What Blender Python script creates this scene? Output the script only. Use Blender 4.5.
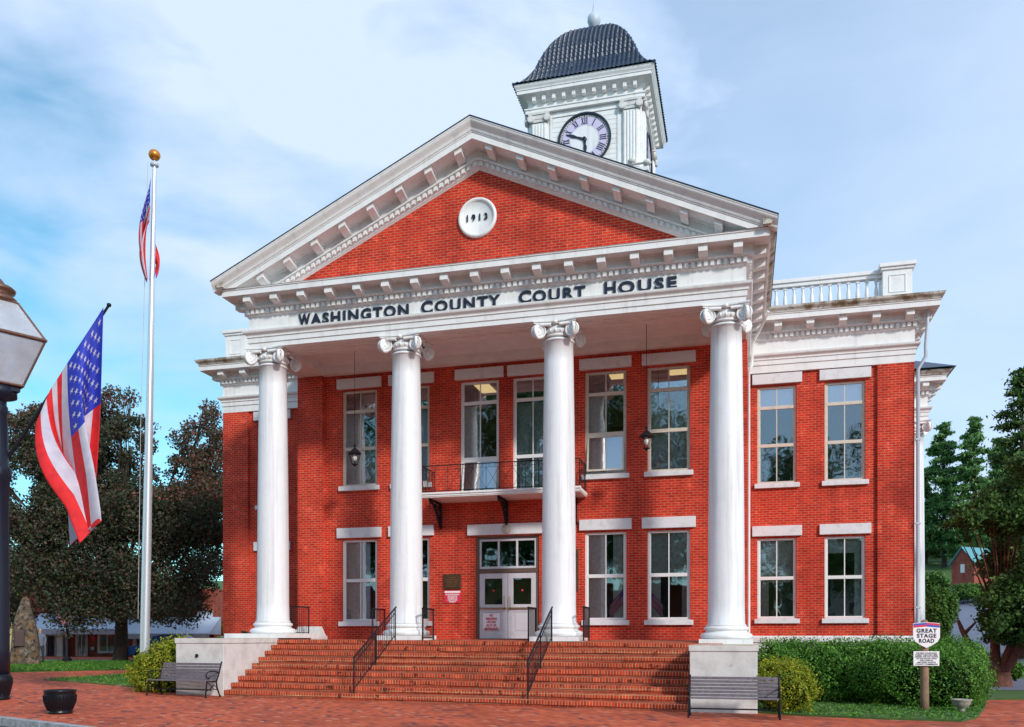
import bpy, math, random
import numpy as np
from mathutils import Vector, Matrix
R = math.radians
random.seed(7)
rng = np.random.default_rng(11)
S = bpy.context.scene
for o in list(bpy.data.objects): bpy.data.objects.remove(o)

# ------------------------------------------------------------------ camera
CX, CY, CZ, YAW, F = 7.11, -26.5, 1.68, R(14.8), 873.0
cam = bpy.data.objects.new('camera', bpy.data.cameras.new('camera'))
S.collection.objects.link(cam); S.camera = cam
cam.location = (CX, CY, CZ); cam.rotation_euler = (R(90), 0, YAW)
cam.data.sensor_width = 36; cam.data.lens = F/1024*36
cam.data.shift_y = 274.5/1024; cam.data.clip_end = 2000; cam.data.clip_start = .1

# ------------------------------------------------------------------ world, sun, exposure
SUN_AZ, SUN_EL = R(134), R(29)
w = bpy.data.worlds.new('World'); S.world = w; w.use_nodes = True
nt = w.node_tree; N = nt.nodes; L = nt.links
for n in list(N): N.remove(n)
out = N.new('ShaderNodeOutputWorld'); bg = N.new('ShaderNodeBackground')
sky = N.new('ShaderNodeTexSky'); sky.sky_type = 'NISHITA'; sky.sun_disc = False
sky.sun_elevation = SUN_EL; sky.sun_rotation = SUN_AZ
sky.air_density = 1.0; sky.dust_density = .6; sky.ozone_density = 2.0
tc = N.new('ShaderNodeTexCoord')
mp = N.new('ShaderNodeMapping'); mp.inputs['Scale'].default_value = (1.0, 1.0, 2.6)
mp.inputs['Location'].default_value = (2.3, 0.4, 0.7); mp.inputs['Rotation'].default_value = (0, R(24), R(10))
L.new(tc.outputs['Generated'], mp.inputs['Vector'])
n1 = N.new('ShaderNodeTexNoise'); n1.inputs['Scale'].default_value = 1.5; n1.inputs['Detail'].default_value = 7
n1.inputs['Roughness'].default_value = .52; n1.inputs['Distortion'].default_value = .35
L.new(mp.outputs[0], n1.inputs['Vector'])
cr = N.new('ShaderNodeValToRGB'); cr.color_ramp.elements[0].position = .40; cr.color_ramp.elements[1].position = .62
cr.color_ramp.elements[0].color = (.03, .03, .03, 1); cr.color_ramp.elements[1].color = (.98, .98, .98, 1)
n2 = N.new('ShaderNodeTexNoise'); n2.inputs['Scale'].default_value = 7; n2.inputs['Detail'].default_value = 8; n2.inputs['Distortion'].default_value = .8
L.new(mp.outputs[0], n2.inputs['Vector'])
nm = N.new('ShaderNodeMix'); nm.data_type = 'FLOAT'; nm.inputs[0].default_value = .22
L.new(n1.outputs['Fac'], nm.inputs[2]); L.new(n2.outputs['Fac'], nm.inputs[3]); L.new(nm.outputs[0], cr.inputs[0])
# thin high cloud is denser towards the right of the view
sx = N.new('ShaderNodeSeparateXYZ'); L.new(tc.outputs['Generated'], sx.inputs[0])
mr = N.new('ShaderNodeMapRange'); mr.inputs[1].default_value = -.55; mr.inputs[2].default_value = .25
mr.inputs[3].default_value = 0; mr.inputs[4].default_value = .84
L.new(sx.outputs[0], mr.inputs[0])
mx = N.new('ShaderNodeMath'); mx.operation = 'MAXIMUM'
vm = N.new('ShaderNodeMapRange'); vm.inputs[1].default_value = .36; vm.inputs[2].default_value = .60; vm.inputs[3].default_value = .80; vm.inputs[4].default_value = 1.12
L.new(nm.outputs[0], vm.inputs[0])
vv = N.new('ShaderNodeMath'); vv.operation = 'MULTIPLY'; vv.use_clamp = True
L.new(mr.outputs[0], vv.inputs[0]); L.new(vm.outputs[0], vv.inputs[1])
L.new(cr.outputs[0], mx.inputs[0]); L.new(vv.outputs[0], mx.inputs[1])
tint = N.new('ShaderNodeMix'); tint.data_type = 'RGBA'; tint.blend_type = 'MULTIPLY'; tint.inputs[0].default_value = 1
tint.inputs[7].default_value = (.86, 1.66, 1.62, 1)
L.new(sky.outputs[0], tint.inputs[6])
cm = N.new('ShaderNodeMix'); cm.data_type = 'RGBA'
cm.inputs[7].default_value = (6.2, 7.5, 10.0, 1)
L.new(mx.outputs[0], cm.inputs[0]); L.new(tint.outputs[2], cm.inputs[6])
L.new(cm.outputs[2], bg.inputs[0]); bg.inputs[1].default_value = .10
L.new(bg.outputs[0], out.inputs[0])
sl = bpy.data.lights.new('sun', 'SUN'); sl.energy = 2.5; sl.angle = R(6.0); sl.color = (1, .95, .87)
so = bpy.data.objects.new('sun', sl); S.collection.objects.link(so)
sv = Vector((math.sin(SUN_AZ)*math.cos(SUN_EL), math.cos(SUN_AZ)*math.cos(SUN_EL), math.sin(SUN_EL)))
so.rotation_euler = sv.to_track_quat('Z', 'Y').to_euler()
S.view_settings.view_transform = 'Standard'; S.view_settings.look = 'None'
S.view_settings.gamma = 1; S.view_settings.exposure = 0.24; S.view_settings.use_curve_mapping = False
S.render.engine = 'CYCLES'
S.cycles.max_bounces = 8; S.cycles.transparent_max_bounces = 12

# ------------------------------------------------------------------ projection helpers (pixel + depth -> place)
cs, sn = math.cos(YAW), math.sin(YAW)
def cp(px, d, z=0.0):
    lat = (px-512)/F*d
    return Vector((CX + lat*cs - d*sn, CY + lat*sn + d*cs, z))
def xat(px, y):
    """world x where the column of pixels px crosses the plane y"""
    t = (px-512)/F; Y = y-CY
    return CX + Y*(t*cs-sn)/(cs+t*sn)
def gz(x, y=0):
    g = .0143*(5.94-max(-30, min(5.94, x)))
    return g
def terr(x, y):
    z = gz(x)
    yy = y-CY
    k = max(0, min(1, (x+8)/22)); k = k*k*(3-2*k)
    def ramp(a, s, b, s2, cap):
        r = max(0, yy-a)*s
        if yy > b: r += (yy-b)*s2
        return min(r, cap)
    zr = ramp(42, .08, 78, .11, 22)
    zl = ramp(80, .12, 400, 0, 20)
    z += k*zr+(1-k)*zl
    return z
def gp(px, py):
    """ground point seen at a pixel"""
    lo = 4.0; d = lo
    while d < 400:
        p = cp(px, d)
        if CZ-(py-638)*d/F < terr(p.x, p.y): break
        lo = d; d *= 1.02
    hi = d
    for _ in range(24):
        d = (lo+hi)/2; p = cp(px, d)
        if CZ-(py-638)*d/F < terr(p.x, p.y): hi = d
        else: lo = d
    p = cp(px, d); p.z = terr(p.x, p.y); return p

# ------------------------------------------------------------------ materials
def streaks(t, c, prev, colr, lo, hi, sc=4.0):
    m2 = t.nodes.new('ShaderNodeMapping'); m2.inputs['Scale'].default_value = (sc, sc, .22)
    n = t.nodes.new('ShaderNodeTexNoise'); n.inputs['Scale'].default_value = 1; n.inputs['Detail'].default_value = 7; n.inputs['Roughness'].default_value = .65
    r = t.nodes.new('ShaderNodeMapRange'); r.inputs[1].default_value = lo; r.inputs[2].default_value = hi
    x = t.nodes.new('ShaderNodeMix'); x.data_type = 'RGBA'; x.blend_type = 'MULTIPLY'
    t.links.new(c.outputs['Object'], m2.inputs['Vector']); t.links.new(m2.outputs[0], n.inputs['Vector']); t.links.new(n.outputs['Fac'], r.inputs[0]); t.links.new(r.outputs[0], x.inputs[0])
    t.links.new(prev, x.inputs[6]); x.inputs[7].default_value = (*colr, 1); return x.outputs[2]
def mat(name, col, rough=.6, metal=0, noise=None, bump=None, spec=.5, streak=None):
    m = bpy.data.materials.new(name); m.use_nodes = True
    t = m.node_tree; b = t.nodes['Principled BSDF']
    b.inputs['Base Color'].default_value = (*col, 1); b.inputs['Roughness'].default_value = rough
    b.inputs['Metallic'].default_value = metal; b.inputs['Specular IOR Level'].default_value = spec
    if noise or bump:
        c = t.nodes.new('ShaderNodeTexCoord')
    if noise:
        layers = noise if isinstance(noise, list) else [noise]
        prev = None
        for (sc, col2, lo, hi) in layers:
            n = t.nodes.new('ShaderNodeTexNoise'); n.inputs['Scale'].default_value = sc; n.inputs['Detail'].default_value = 6
            n.inputs['Roughness'].default_value = .62
            r = t.nodes.new('ShaderNodeMapRange'); r.inputs[1].default_value = lo; r.inputs[2].default_value = hi
            x = t.nodes.new('ShaderNodeMix'); x.data_type = 'RGBA'
            t.links.new(c.outputs['Object'], n.inputs['Vector']); t.links.new(n.outputs['Fac'], r.inputs[0]); t.links.new(r.outputs[0], x.inputs[0])
            if prev: t.links.new(prev, x.inputs[6])
            else: x.inputs[6].default_value = (*col, 1)
            x.inputs[7].default_value = (*col2, 1); prev = x.outputs[2]
        if streak: prev = streaks(t, c, prev, *streak)
        t.links.new(prev, b.inputs['Base Color'])
    if bump:
        sc, st = bump
        n = t.nodes.new('ShaderNodeTexNoise'); n.inputs['Scale'].default_value = sc; n.inputs['Detail'].default_value = 5
        bp = t.nodes.new('ShaderNodeBump'); bp.inputs['Strength'].default_value = st; bp.inputs['Distance'].default_value = .02
        t.links.new(c.outputs['Object'], n.inputs['Vector']); t.links.new(n.outputs['Fac'], bp.inputs['Height']); t.links.new(bp.outputs[0], b.inputs['Normal'])
    return m

def brick_mat(name, c1, c2, mortar, mode, bw, rh, ms, blotch, rot=0, offset=.5, dark=None):
    """mode 'wall': (x+y, z); 'edge': (x, y+z); 'floor': (x, y) rotated"""
    m = bpy.data.materials.new(name); m.use_nodes = True
    t = m.node_tree; b = t.nodes['Principled BSDF']; b.inputs['Roughness'].default_value = .82
    b.inputs['Specular IOR Level'].default_value = .25
    c = t.nodes.new('ShaderNodeTexCoord'); s = t.nodes.new('ShaderNodeSeparateXYZ'); k = t.nodes.new('ShaderNodeCombineXYZ')
    t.links.new(c.outputs['Object'], s.inputs[0])
    if mode == 'wall':
        a = t.nodes.new('ShaderNodeMath'); a.operation = 'ADD'
        t.links.new(s.outputs[0], a.inputs[0]); t.links.new(s.outputs[1], a.inputs[1])
        t.links.new(a.outputs[0], k.inputs[0]); t.links.new(s.outputs[2], k.inputs[1]); vec = k.outputs[0]
    elif mode == 'edge':
        a = t.nodes.new('ShaderNodeMath'); a.operation = 'ADD'
        t.links.new(s.outputs[1], a.inputs[0]); t.links.new(s.outputs[2], a.inputs[1])
        t.links.new(s.outputs[0], k.inputs[0]); t.links.new(a.outputs[0], k.inputs[1]); vec = k.outputs[0]
    else:
        mpn = t.nodes.new('ShaderNodeMapping'); mpn.inputs['Rotation'].default_value = (0, 0, rot)
        t.links.new(c.outputs['Object'], mpn.inputs['Vector']); vec = mpn.outputs[0]
    br = t.nodes.new('ShaderNodeTexBrick'); br.inputs['Scale'].default_value = 1
    br.inputs['Brick Width'].default_value = bw; br.inputs['Row Height'].default_value = rh
    br.inputs['Mortar Size'].default_value = ms; br.inputs['Mortar Smooth'].default_value = .2; br.offset = offset
    br.inputs['Color1'].default_value = (*c1, 1); br.inputs['Color2'].default_value = (*c2, 1); br.inputs['Mortar'].default_value = (*mortar, 1)
    br.inputs['Bias'].default_value = -.1
    t.links.new(vec, br.inputs['Vector'])
    prev = br.outputs['Color']
    for (sc, col2, lo, hi, bl) in blotch:
        n = t.nodes.new('ShaderNodeTexNoise'); n.inputs['Scale'].default_value = sc; n.inputs['Detail'].default_value = 5
        r = t.nodes.new('ShaderNodeMapRange'); r.inputs[1].default_value = lo; r.inputs[2].default_value = hi
        x = t.nodes.new('ShaderNodeMix'); x.data_type = 'RGBA'; x.blend_type = bl
        t.links.new(c.outputs['Object'], n.inputs['Vector']); t.links.new(n.outputs['Fac'], r.inputs[0]); t.links.new(r.outputs[0], x.inputs[0])
        t.links.new(prev, x.inputs[6]); x.inputs[7].default_value = (*col2, 1); prev = x.outputs[2]
    if mode == 'wall': prev = streaks(t, c, prev, (.66, .60, .62), .50, .72, 1.6)
    if dark:   # a few single bricks much darker / paler, picked by a coarse cell pattern
        vo = t.nodes.new('ShaderNodeTexVoronoi'); vo.inputs['Scale'].default_value = 1.0
        m2 = t.nodes.new('ShaderNodeMapping'); m2.inputs['Scale'].default_value = (1/bw, 1/rh, 1)
        t.links.new(vec, m2.inputs['Vector']); t.links.new(m2.outputs[0], vo.inputs['Vector'])
        vo.inputs['Randomness'].default_value = .35
        sp = t.nodes.new('ShaderNodeSeparateColor'); t.links.new(vo.outputs['Color'], sp.inputs[0])
        for ch, thr, colr in dark:
            g = t.nodes.new('ShaderNodeMath'); g.operation = 'GREATER_THAN'; g.inputs[1].default_value = thr
            t.links.new(sp.outputs[ch], g.inputs[0])
            x = t.nodes.new('ShaderNodeMix'); x.data_type = 'RGBA'; t.links.new(g.outputs[0], x.inputs[0])
            t.links.new(prev, x.inputs[6]); x.inputs[7].default_value = (*colr, 1); prev = x.outputs[2]
    t.links.new(prev, b.inputs['Base Color'])
    bp = t.nodes.new('ShaderNodeBump'); bp.inputs['Strength'].default_value = .5; bp.inputs['Distance'].default_value = .008; bp.invert = True
    t.links.new(br.outputs['Fac'], bp.inputs['Height']); t.links.new(bp.outputs[0], b.inputs['Normal'])
    return m

M = {}
M['brick'] = brick_mat('red_brick', (.69, .036, .012), (.44, .020, .009), (.56, .19, .12), 'wall', .215, .0765, .0095,
    [(.9, (.74, .68, .70), .44, .72, 'MULTIPLY'), (2.6, (1.35, 1.7, 1.7), .56, .74, 'MULTIPLY'), (6, (1.2, 1.3, 1.3), .5, .8, 'MULTIPLY'), (.35, (.80, .74, .76), .5, .65, 'MULTIPLY'), (9, (.78, .50, .42), .745, .78, 'MIX')])
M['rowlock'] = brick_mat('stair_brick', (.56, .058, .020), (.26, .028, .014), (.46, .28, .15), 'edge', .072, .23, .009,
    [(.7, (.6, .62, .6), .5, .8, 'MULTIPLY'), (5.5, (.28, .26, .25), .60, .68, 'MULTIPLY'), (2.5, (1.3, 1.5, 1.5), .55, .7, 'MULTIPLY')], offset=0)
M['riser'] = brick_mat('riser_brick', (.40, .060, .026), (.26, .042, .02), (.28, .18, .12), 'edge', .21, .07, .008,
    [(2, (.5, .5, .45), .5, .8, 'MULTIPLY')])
M['paver'] = brick_mat('paving_brick', (.60, .115, .045), (.38, .062, .030), (.36, .15, .09), 'floor', .22, .11, .006,
    [(.5, (.62, .62, .66), .45, .75, 'MULTIPLY'), (2.5, (1.25, 1.2, 1.15), .5, .75, 'MULTIPLY'), (.16, (.75, .75, .78), .5, .7, 'MULTIPLY')], rot=R(44), dark=[(0, .93, (.17, .055, .05)), (1, .95, (.55, .19, .11))])
wn = [(2.2, (.70, .70, .70), .5, .75), (14, (.52, .48, .42), .64, .76)]
M['white'] = mat('white_paint', (.82, .815, .81), .5, noise=wn, bump=(30, .08), streak=((.80, .79, .76), .54, .74, 5))
M['white_clean'] = mat('white_shaft_paint', (.80, .80, .82), .4, noise=[(3, (.74, .74, .76), .5, .8), (22, (.55, .52, .48), .68, .76)], bump=(6, .28), streak=((.78, .76, .74), .50, .70, 6))
M['cornice_top'] = mat('weathered_gutter', (.62, .60, .55), .7, noise=[(2.5, (.22, .15, .08), .44, .62), (9, (.09, .10, .05), .56, .72)])
M['soffit'] = mat('soffit_boards', (.84, .79, .76), .6, noise=(3, (.74, .68, .65), .4, .7))
M['stone'] = mat('rendered_stone', (.66, .64, .62), .75, noise=[(2.5, (.50, .48, .45), .45, .72), (11, (.42, .36, .29), .62, .74)], bump=(14, .25))
M['stonecap'] = mat('stained_stone_cap', (.58, .52, .42), .8, noise=[(6, (.36, .25, .14), .45, .7)], bump=(14, .25))
M['lintel'] = mat('lintel_stone', (.72, .71, .73), .65, noise=[(5, (.56, .55, .56), .5, .75)])
M['frame'] = mat('cream_window_frame', (.64, .57, .48), .5, noise=(8, (.48, .40, .33), .5, .8))
M['framew'] = mat('white_window_frame', (.76, .75, .74), .45)
M['slate'] = mat('dark_glazed_tile', (.012, .028, .062), .30, noise=[(5, (.04, .06, .09), .5, .8), (14, (.16, .09, .06), .66, .74)], bump=(20, .3))
M['iron'] = mat('black_iron', (.010, .010, .014), .55, spec=.25)
M['black'] = mat('black_letters', (.012, .016, .035), .35)
M['bronze'] = mat('bronze_plaque', (.10, .055, .03), .45, metal=.6, noise=(30, (.2, .12, .06), .5, .7))
M['copper'] = mat('brown_copper', (.20, .10, .07), .4, metal=.7, noise=(20, (.30, .18, .12), .5, .8))
M['darkmetal'] = mat('dark_blue_post_paint', (.009, .013, .028), .4, spec=.4)
M['steel'] = mat('brushed_aluminium', (.72, .74, .78), .3, metal=.55)
M['gold'] = mat('orange_gold_ball', (.72, .24, .03), .3, metal=.6)
M['gutter'] = mat('grey_downspout', (.50, .56, .64), .45)
M['rust'] = mat('rusty_hook', (.30, .13, .06), .8)
M['tan'] = mat('door_frame_brown', (.13, .08, .055), .5)
M['door'] = mat('grey_white_door', (.60, .57, .60), .45, noise=(6, (.50, .47, .50), .5, .8))
M['brass'] = mat('brass', (.45, .25, .10), .35, metal=.8)
M['paper'] = mat('white_notice', (.85, .82, .84), .6)
M['red'] = mat('sign_red', (.68, .03, .07), .5)
M['blue'] = mat('sign_blue', (.04, .08, .45), .5)
M['lilac'] = mat('clock_lilac', (.60, .54, .74), .4)
M['interior'] = mat('dark_room', (.13, .12, .11), .9)
M['curtain'] = mat('curtain', (.66, .66, .54), .9, noise=(9, (.42, .43, .34), .4, .7))
M['blind'] = mat('blind', (.88, .91, .95), .8)
M['ceiling_lamp'] = mat('lamp_panel', (.8, .6, .3), .5)
b = M['ceiling_lamp'].node_tree.nodes['Principled BSDF']; b.inputs['Emission Color'].default_value = (1, .72, .3, 1); b.inputs['Emission Strength'].default_value = .9
M['grass'] = mat('lawn_grass', (.055, .12, .018), .9, noise=[(3, (.03, .075, .014), .4, .65), (40, (.10, .17, .03), .5, .75)], bump=(60, .8))
M['drygrass'] = mat('worn_turf', (.08, .13, .022), .9, noise=[(1.3, (.34, .26, .13), .55, .66), (40, (.04, .08, .015), .5, .75)], bump=(60, .8))
M['asphalt'] = mat('asphalt', (.055, .057, .066), .85, noise=(20, (.075, .078, .09), .4, .7), bump=(80, .3))
M['road'] = mat('pale_asphalt', (.15, .17, .23), .85, noise=(2, (.12, .13, .18), .4, .7))
M['kerb'] = mat('granite_kerb', (.36, .37, .40), .75, noise=[(9, (.20, .19, .18), .42, .68)], bump=(20, .4))
M['bench'] = mat('grey_bench_slat', (.19, .165, .19), .6, noise=(14, (.12, .10, .12), .4, .7))
M['bark'] = mat('bark', (.055, .036, .026), .9, noise=(9, (.025, .018, .015), .4, .7), bump=(14, .9))
M['redbark'] = mat('reddish_bark', (.17, .055, .032), .85, noise=(7, (.07, .03, .022), .4, .7), bump=(12, .6))
M['post'] = mat('weathered_post', (.30, .18, .11), .85, noise=(9, (.17, .11, .08), .4, .7))
M['rock'] = mat('fieldstone', (.095, .07, .05), .9, noise=[(3, (.20, .165, .13), .50, .62), (4, (.17, .085, .025), .50, .62), (7, (.025, .02, .018), .52, .60)], bump=(7, 1.0))
M['flagred'] = mat('flag_red', (.72, .016, .02), .8, noise=(4, (.50, .010, .016), .45, .7))
M['flagwhite'] = mat('flag_white', (.56, .52, .60), .8, noise=(3, (.44, .40, .50), .4, .7))
M['flagblue'] = mat('flag_blue', (.018, .035, .42), .7)
M['awning'] = mat('pale_blue_awning', (.52, .60, .72), .6, noise=(2, (.44, .52, .64), .4, .7))
M['shopbrick'] = brick_mat('shop_brick', (.40, .08, .045), (.30, .05, .035), (.35, .18, .13), 'wall', .215, .0765, .008, [(1, (.7, .7, .7), .45, .7, 'MULTIPLY')])
M['teal'] = mat('teal_metal_roof', (.10, .32, .36), .5)
M['car'] = mat('blue_car_paint', (.03, .12, .42), .25, spec=.7)
M['rubber'] = mat('rubber', (.02, .02, .02), .8)
M['jacket'] = mat('grey_jacket', (.12, .15, .21), .8)
M['trousers'] = mat('dark_trousers', (.02, .025, .04), .8)
M['skin'] = mat('skin', (.50, .30, .20), .6)
M['hair'] = mat('hair', (.25, .18, .08), .8)
M['yellow'] = mat('yellow_siding', (.55, .42, .17), .7)
M['pot'] = mat('black_glazed_pot', (.006, .007, .011), .35, spec=.35)
M['urn'] = mat('urn_concrete', (.40, .37, .32), .85, noise=(14, (.22, .20, .17), .4, .7), bump=(20, .4))
M['soil'] = mat('soil', (.05, .03, .02), .95)
M['bulb'] = mat('frosted_glass_bulb', (.75, .72, .68), .3)
# panes
def glass(name, tint=(.88, .92, .95), fac=.14):
    m = bpy.data.materials.new(name); m.use_nodes = True; t = m.node_tree
    for n in list(t.nodes): t.nodes.remove(n)
    o = t.nodes.new('ShaderNodeOutputMaterial'); mxs = t.nodes.new('ShaderNodeMixShader')
    tr = t.nodes.new('ShaderNodeBsdfTransparent'); gl = t.nodes.new('ShaderNodeBsdfGlossy'); gl.inputs['Roughness'].default_value = .02
    tr.inputs[0].default_value = (*tint, 1); gl.inputs[0].default_value = (.95, .97, 1, 1)
    fr = t.nodes.new('ShaderNodeFresnel'); fr.inputs[0].default_value = 1.5
    a = t.nodes.new('ShaderNodeMath'); a.inputs[1].default_value = fac; t.links.new(fr.outputs[0], a.inputs[0])
    c = t.nodes.new('ShaderNodeTexCoord'); nn = t.nodes.new('ShaderNodeTexNoise'); nn.inputs['Scale'].default_value = 1.6; nn.inputs['Detail'].default_value = 1
    bp = t.nodes.new('ShaderNodeBump'); bp.inputs['Strength'].default_value = .08; bp.inputs['Distance'].default_value = .05
    t.links.new(c.outputs['Object'], nn.inputs['Vector']); t.links.new(nn.outputs['Fac'], bp.inputs['Height']); t.links.new(bp.outputs[0], gl.inputs['Normal'])
    t.links.new(a.outputs[0], mxs.inputs[0]); t.links.new(tr.outputs[0], mxs.inputs[1]); t.links.new(gl.outputs[0], mxs.inputs[2]); t.links.new(mxs.outputs[0], o.inputs[0])
    return m
M['glass'] = glass('window_glass', fac=.10)
M['glass2'] = glass('transom_glass', (.95, .97, 1), .20)
M['lampglass'] = mat('frosted_lantern_glass', (.88, .90, .96), .25, noise=(2, (.70, .71, .78), .4, .7))
M['lampglass'].node_tree.nodes['Principled BSDF'].inputs['Transmission Weight'].default_value = .6
def leafmat(name, cols, trans=.3):
    m = bpy.data.materials.new(name); m.use_nodes = True; t = m.node_tree; b = t.nodes['Principled BSDF']
    b.inputs['Roughness'].default_value = .55; b.inputs['Specular IOR Level'].default_value = .3
    a = t.nodes.new('ShaderNodeAttribute'); a.attribute_name = 'rnd'
    r = t.nodes.new('ShaderNodeValToRGB'); r.color_ramp.interpolation = 'LINEAR'
    e = r.color_ramp.elements
    e[0].position = 0; e[0].color = (*cols[0], 1); e[1].position = 1; e[1].color = (*cols[-1], 1)
    for i, c in enumerate(cols[1:-1]):
        x = e.new((i+1)/(len(cols)-1)); x.color = (*c, 1)
    t.links.new(a.outputs['Fac'], r.inputs[0]); t.links.new(r.outputs[0], b.inputs['Base Color'])
    tl = t.nodes.new('ShaderNodeBsdfTranslucent'); t.links.new(r.outputs[0], tl.inputs[0])
    ms = t.nodes.new('ShaderNodeMixShader'); ms.inputs[0].default_value = trans
    o = t.nodes['Material Output']; t.links.new(b.outputs[0], ms.inputs[1]); t.links.new(tl.outputs[0], ms.inputs[2]); t.links.new(ms.outputs[0], o.inputs[0])
    return m
M['l_maple'] = leafmat('dark_maple_leaves', [(.030, .050, .024), (.050, .080, .036), (.090, .080, .048), (.15, .075, .055), (.32, .09, .06)])
M['l_hedge'] = leafmat('hedge_leaves', [(.03, .10, .014), (.07, .20, .024), (.12, .29, .035), (.20, .42, .06)])
M['l_gold'] = leafmat('golden_shrub_leaves', [(.08, .16, .014), (.20, .28, .018), (.38, .42, .025), (.50, .40, .03)])
M['l_dark'] = leafmat('dark_leaves', [(.024, .062, .018), (.045, .11, .026), (.075, .16, .035), (.13, .25, .05)])
M['l_pine'] = leafmat('pine_needles', [(.045, .11, .04), (.09, .20, .06), (.15, .31, .09), (.24, .42, .13)])
M['l_green'] = leafmat('green_leaves', [(.03, .08, .015), (.06, .15, .025), (.10, .22, .035), (.16, .28, .05)])

# ------------------------------------------------------------------ mesh helpers
col = S.collection
class MB:
    def __init__(s): s.v = []; s.f = []; s.m = []; s.sm = []
    def add(s, vs, fs, mi=0, smooth=False):
        o = len(s.v); s.v += [tuple(p) for p in vs]
        s.f += [tuple(i+o for i in f) for f in fs]; s.m += [mi]*len(fs); s.sm += [smooth]*len(fs); return s
    def box(s, a, b, mi=0, M4=None):
        x0, y0, z0 = a; x1, y1, z1 = b
        vs = [(x0,y0,z0),(x1,y0,z0),(x1,y1,z0),(x0,y1,z0),(x0,y0,z1),(x1,y0,z1),(x1,y1,z1),(x0,y1,z1)]
        if M4 is not None: vs = [M4 @ Vector(v) for v in vs]
        return s.add(vs, [(0,3,2,1),(4,5,6,7),(0,1,5,4),(1,2,6,5),(2,3,7,6),(3,0,4,7)], mi)
    def hexa(s, vs, mi=0):
        return s.add(vs, [(0,3,2,1),(4,5,6,7),(0,1,5,4),(1,2,6,5),(2,3,7,6),(3,0,4,7)], mi)
    def sweep(s, path, prof, closed=False, mi=0, smooth=False):
        """profile of (out, z) swept along plan path; outward = right-hand side"""
        n = len(path); P = [Vector(p) for p in path]; rings = []
        for i in range(n):
            def nrm(a, b):
                d = (b-a).normalized(); return Vector((d.y, -d.x))
            if closed: na = nrm(P[i-1], P[i]); nb = nrm(P[i], P[(i+1) % n])
            else:
                na = nrm(P[i-1], P[i]) if i > 0 else nrm(P[i], P[i+1])
                nb = nrm(P[i], P[i+1]) if i < n-1 else na
            mt = (na+nb); mt = mt/ (1+na.dot(nb))
            rings.append([(P[i].x+mt.x*o, P[i].y+mt.y*o, z) for (o, z) in prof])
        k = len(prof); vs = [v for r in rings for v in r]; fs = []
        for i in range(n if closed else n-1):
            j = (i+1) % n
            for q in range(k-1): fs.append((i*k+q, j*k+q, j*k+q+1, i*k+q+1))
        s.add(vs, fs, mi, smooth)
        if not closed:
            s.add(rings[0], [tuple(range(k))], mi); s.add(rings[-1], [tuple(range(k))[::-1]], mi)
        return s
    def lathe(s, prof, c=(0,0,0), n=32, mi=0, smooth=True, axis=None):
        vs = []; fs = []; k = len(prof)
        for (r, z) in prof:
            for j in range(n):
                a = 2*math.pi*j/n; v = Vector((r*math.cos(a), r*math.sin(a), z))
                if axis is not None: v = axis @ v
                vs.append((v.x+c[0], v.y+c[1], v.z+c[2]))
        for i in range(k-1):
            for j in range(n):
                j2 = (j+1) % n; fs.append((i*n+j, i*n+j2, (i+1)*n+j2, (i+1)*n+j))
        s.add(vs, fs, mi, smooth)
        o = len(s.v)-len(vs)
        s.f.append(tuple(o+j for j in range(n))[::-1]); s.m.append(mi); s.sm.append(False)
        s.f.append(tuple(o+(k-1)*n+j for j in range(n))); s.m.append(mi); s.sm.append(False)
        return s
    def tube(s, pts, rad, n=8, mi=0, smooth=True):
        pts = [Vector(p) for p in pts]; rr = rad if isinstance(rad, (list, tuple)) else [rad]*len(pts)
        vs = []; up = None
        for i, p in enumerate(pts):
            d = (pts[min(i+1, len(pts)-1)]-pts[max(i-1, 0)])
            if d.length < 1e-7: d = Vector((0, 0, 1))
            d.normalize()
            if up is None: up = Vector((0,0,1)) if abs(d.z) < .9 else Vector((1,0,0))
            a = d.cross(up)
            if a.length < 1e-4: a = d.cross(Vector((1,.1,0)))
            a.normalize(); bb = a.cross(d); up = bb
            for j in range(n):
                t = 2*math.pi*j/n+math.pi/n; vs.append(p+(a*math.cos(t)+bb*math.sin(t))*rr[i])
        fs = []
        for i in range(len(pts)-1):
            for j in range(n):
                j2 = (j+1) % n; fs.append((i*n+j2, i*n+j, (i+1)*n+j, (i+1)*n+j2))
        s.add(vs, fs, mi, smooth); s.add(vs[:n], [tuple(range(n))], mi); s.add(vs[-n:], [tuple(range(n))[::-1]], mi)
        return s
    def prism(s, poly, z0, z1, mi=0):
        n = len(poly); vs = [(p[0], p[1], z0 if len(p) < 3 else p[2]+z0) for p in poly]+[(p[0], p[1], z1 if len(p) < 3 else p[2]+z1) for p in poly]
        return s.add(vs, [tuple(range(n))[::-1], tuple(range(n, 2*n))]+[(i, (i+1) % n, (i+1) % n+n, i+n) for i in range(n)], mi)
    def build(s, name, mats, parent=None, bevel=None):
        me = bpy.data.meshes.new(name); me.from_pydata(s.v, [], s.f)
        for m in (mats if isinstance(mats, list) else [mats]): me.materials.append(m)
        me.polygons.foreach_set('material_index', s.m); me.polygons.foreach_set('use_smooth', s.sm); me.update()
        o = bpy.data.objects.new(name, me); col.objects.link(o)
        if parent: o.parent = parent
        if bevel:
            bv = o.modifiers.new('bevel', 'BEVEL'); bv.width = bevel; bv.segments = 2; bv.limit_method = 'ANGLE'
        return o
def tag(o, label=None, cat=None, group=None, kind=None):
    if label: o['label'] = label
    if cat: o['category'] = cat
    if group: o['group'] = group
    if kind: o['kind'] = kind
    return o
def empty(name, loc, rz=0, label=None, cat=None, group=None):
    o = bpy.data.objects.new(name, None); col.objects.link(o); o.location = loc; o.rotation_euler = (0, 0, rz); o.empty_display_size = .2
    return tag(o, label, cat, group)
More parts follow.
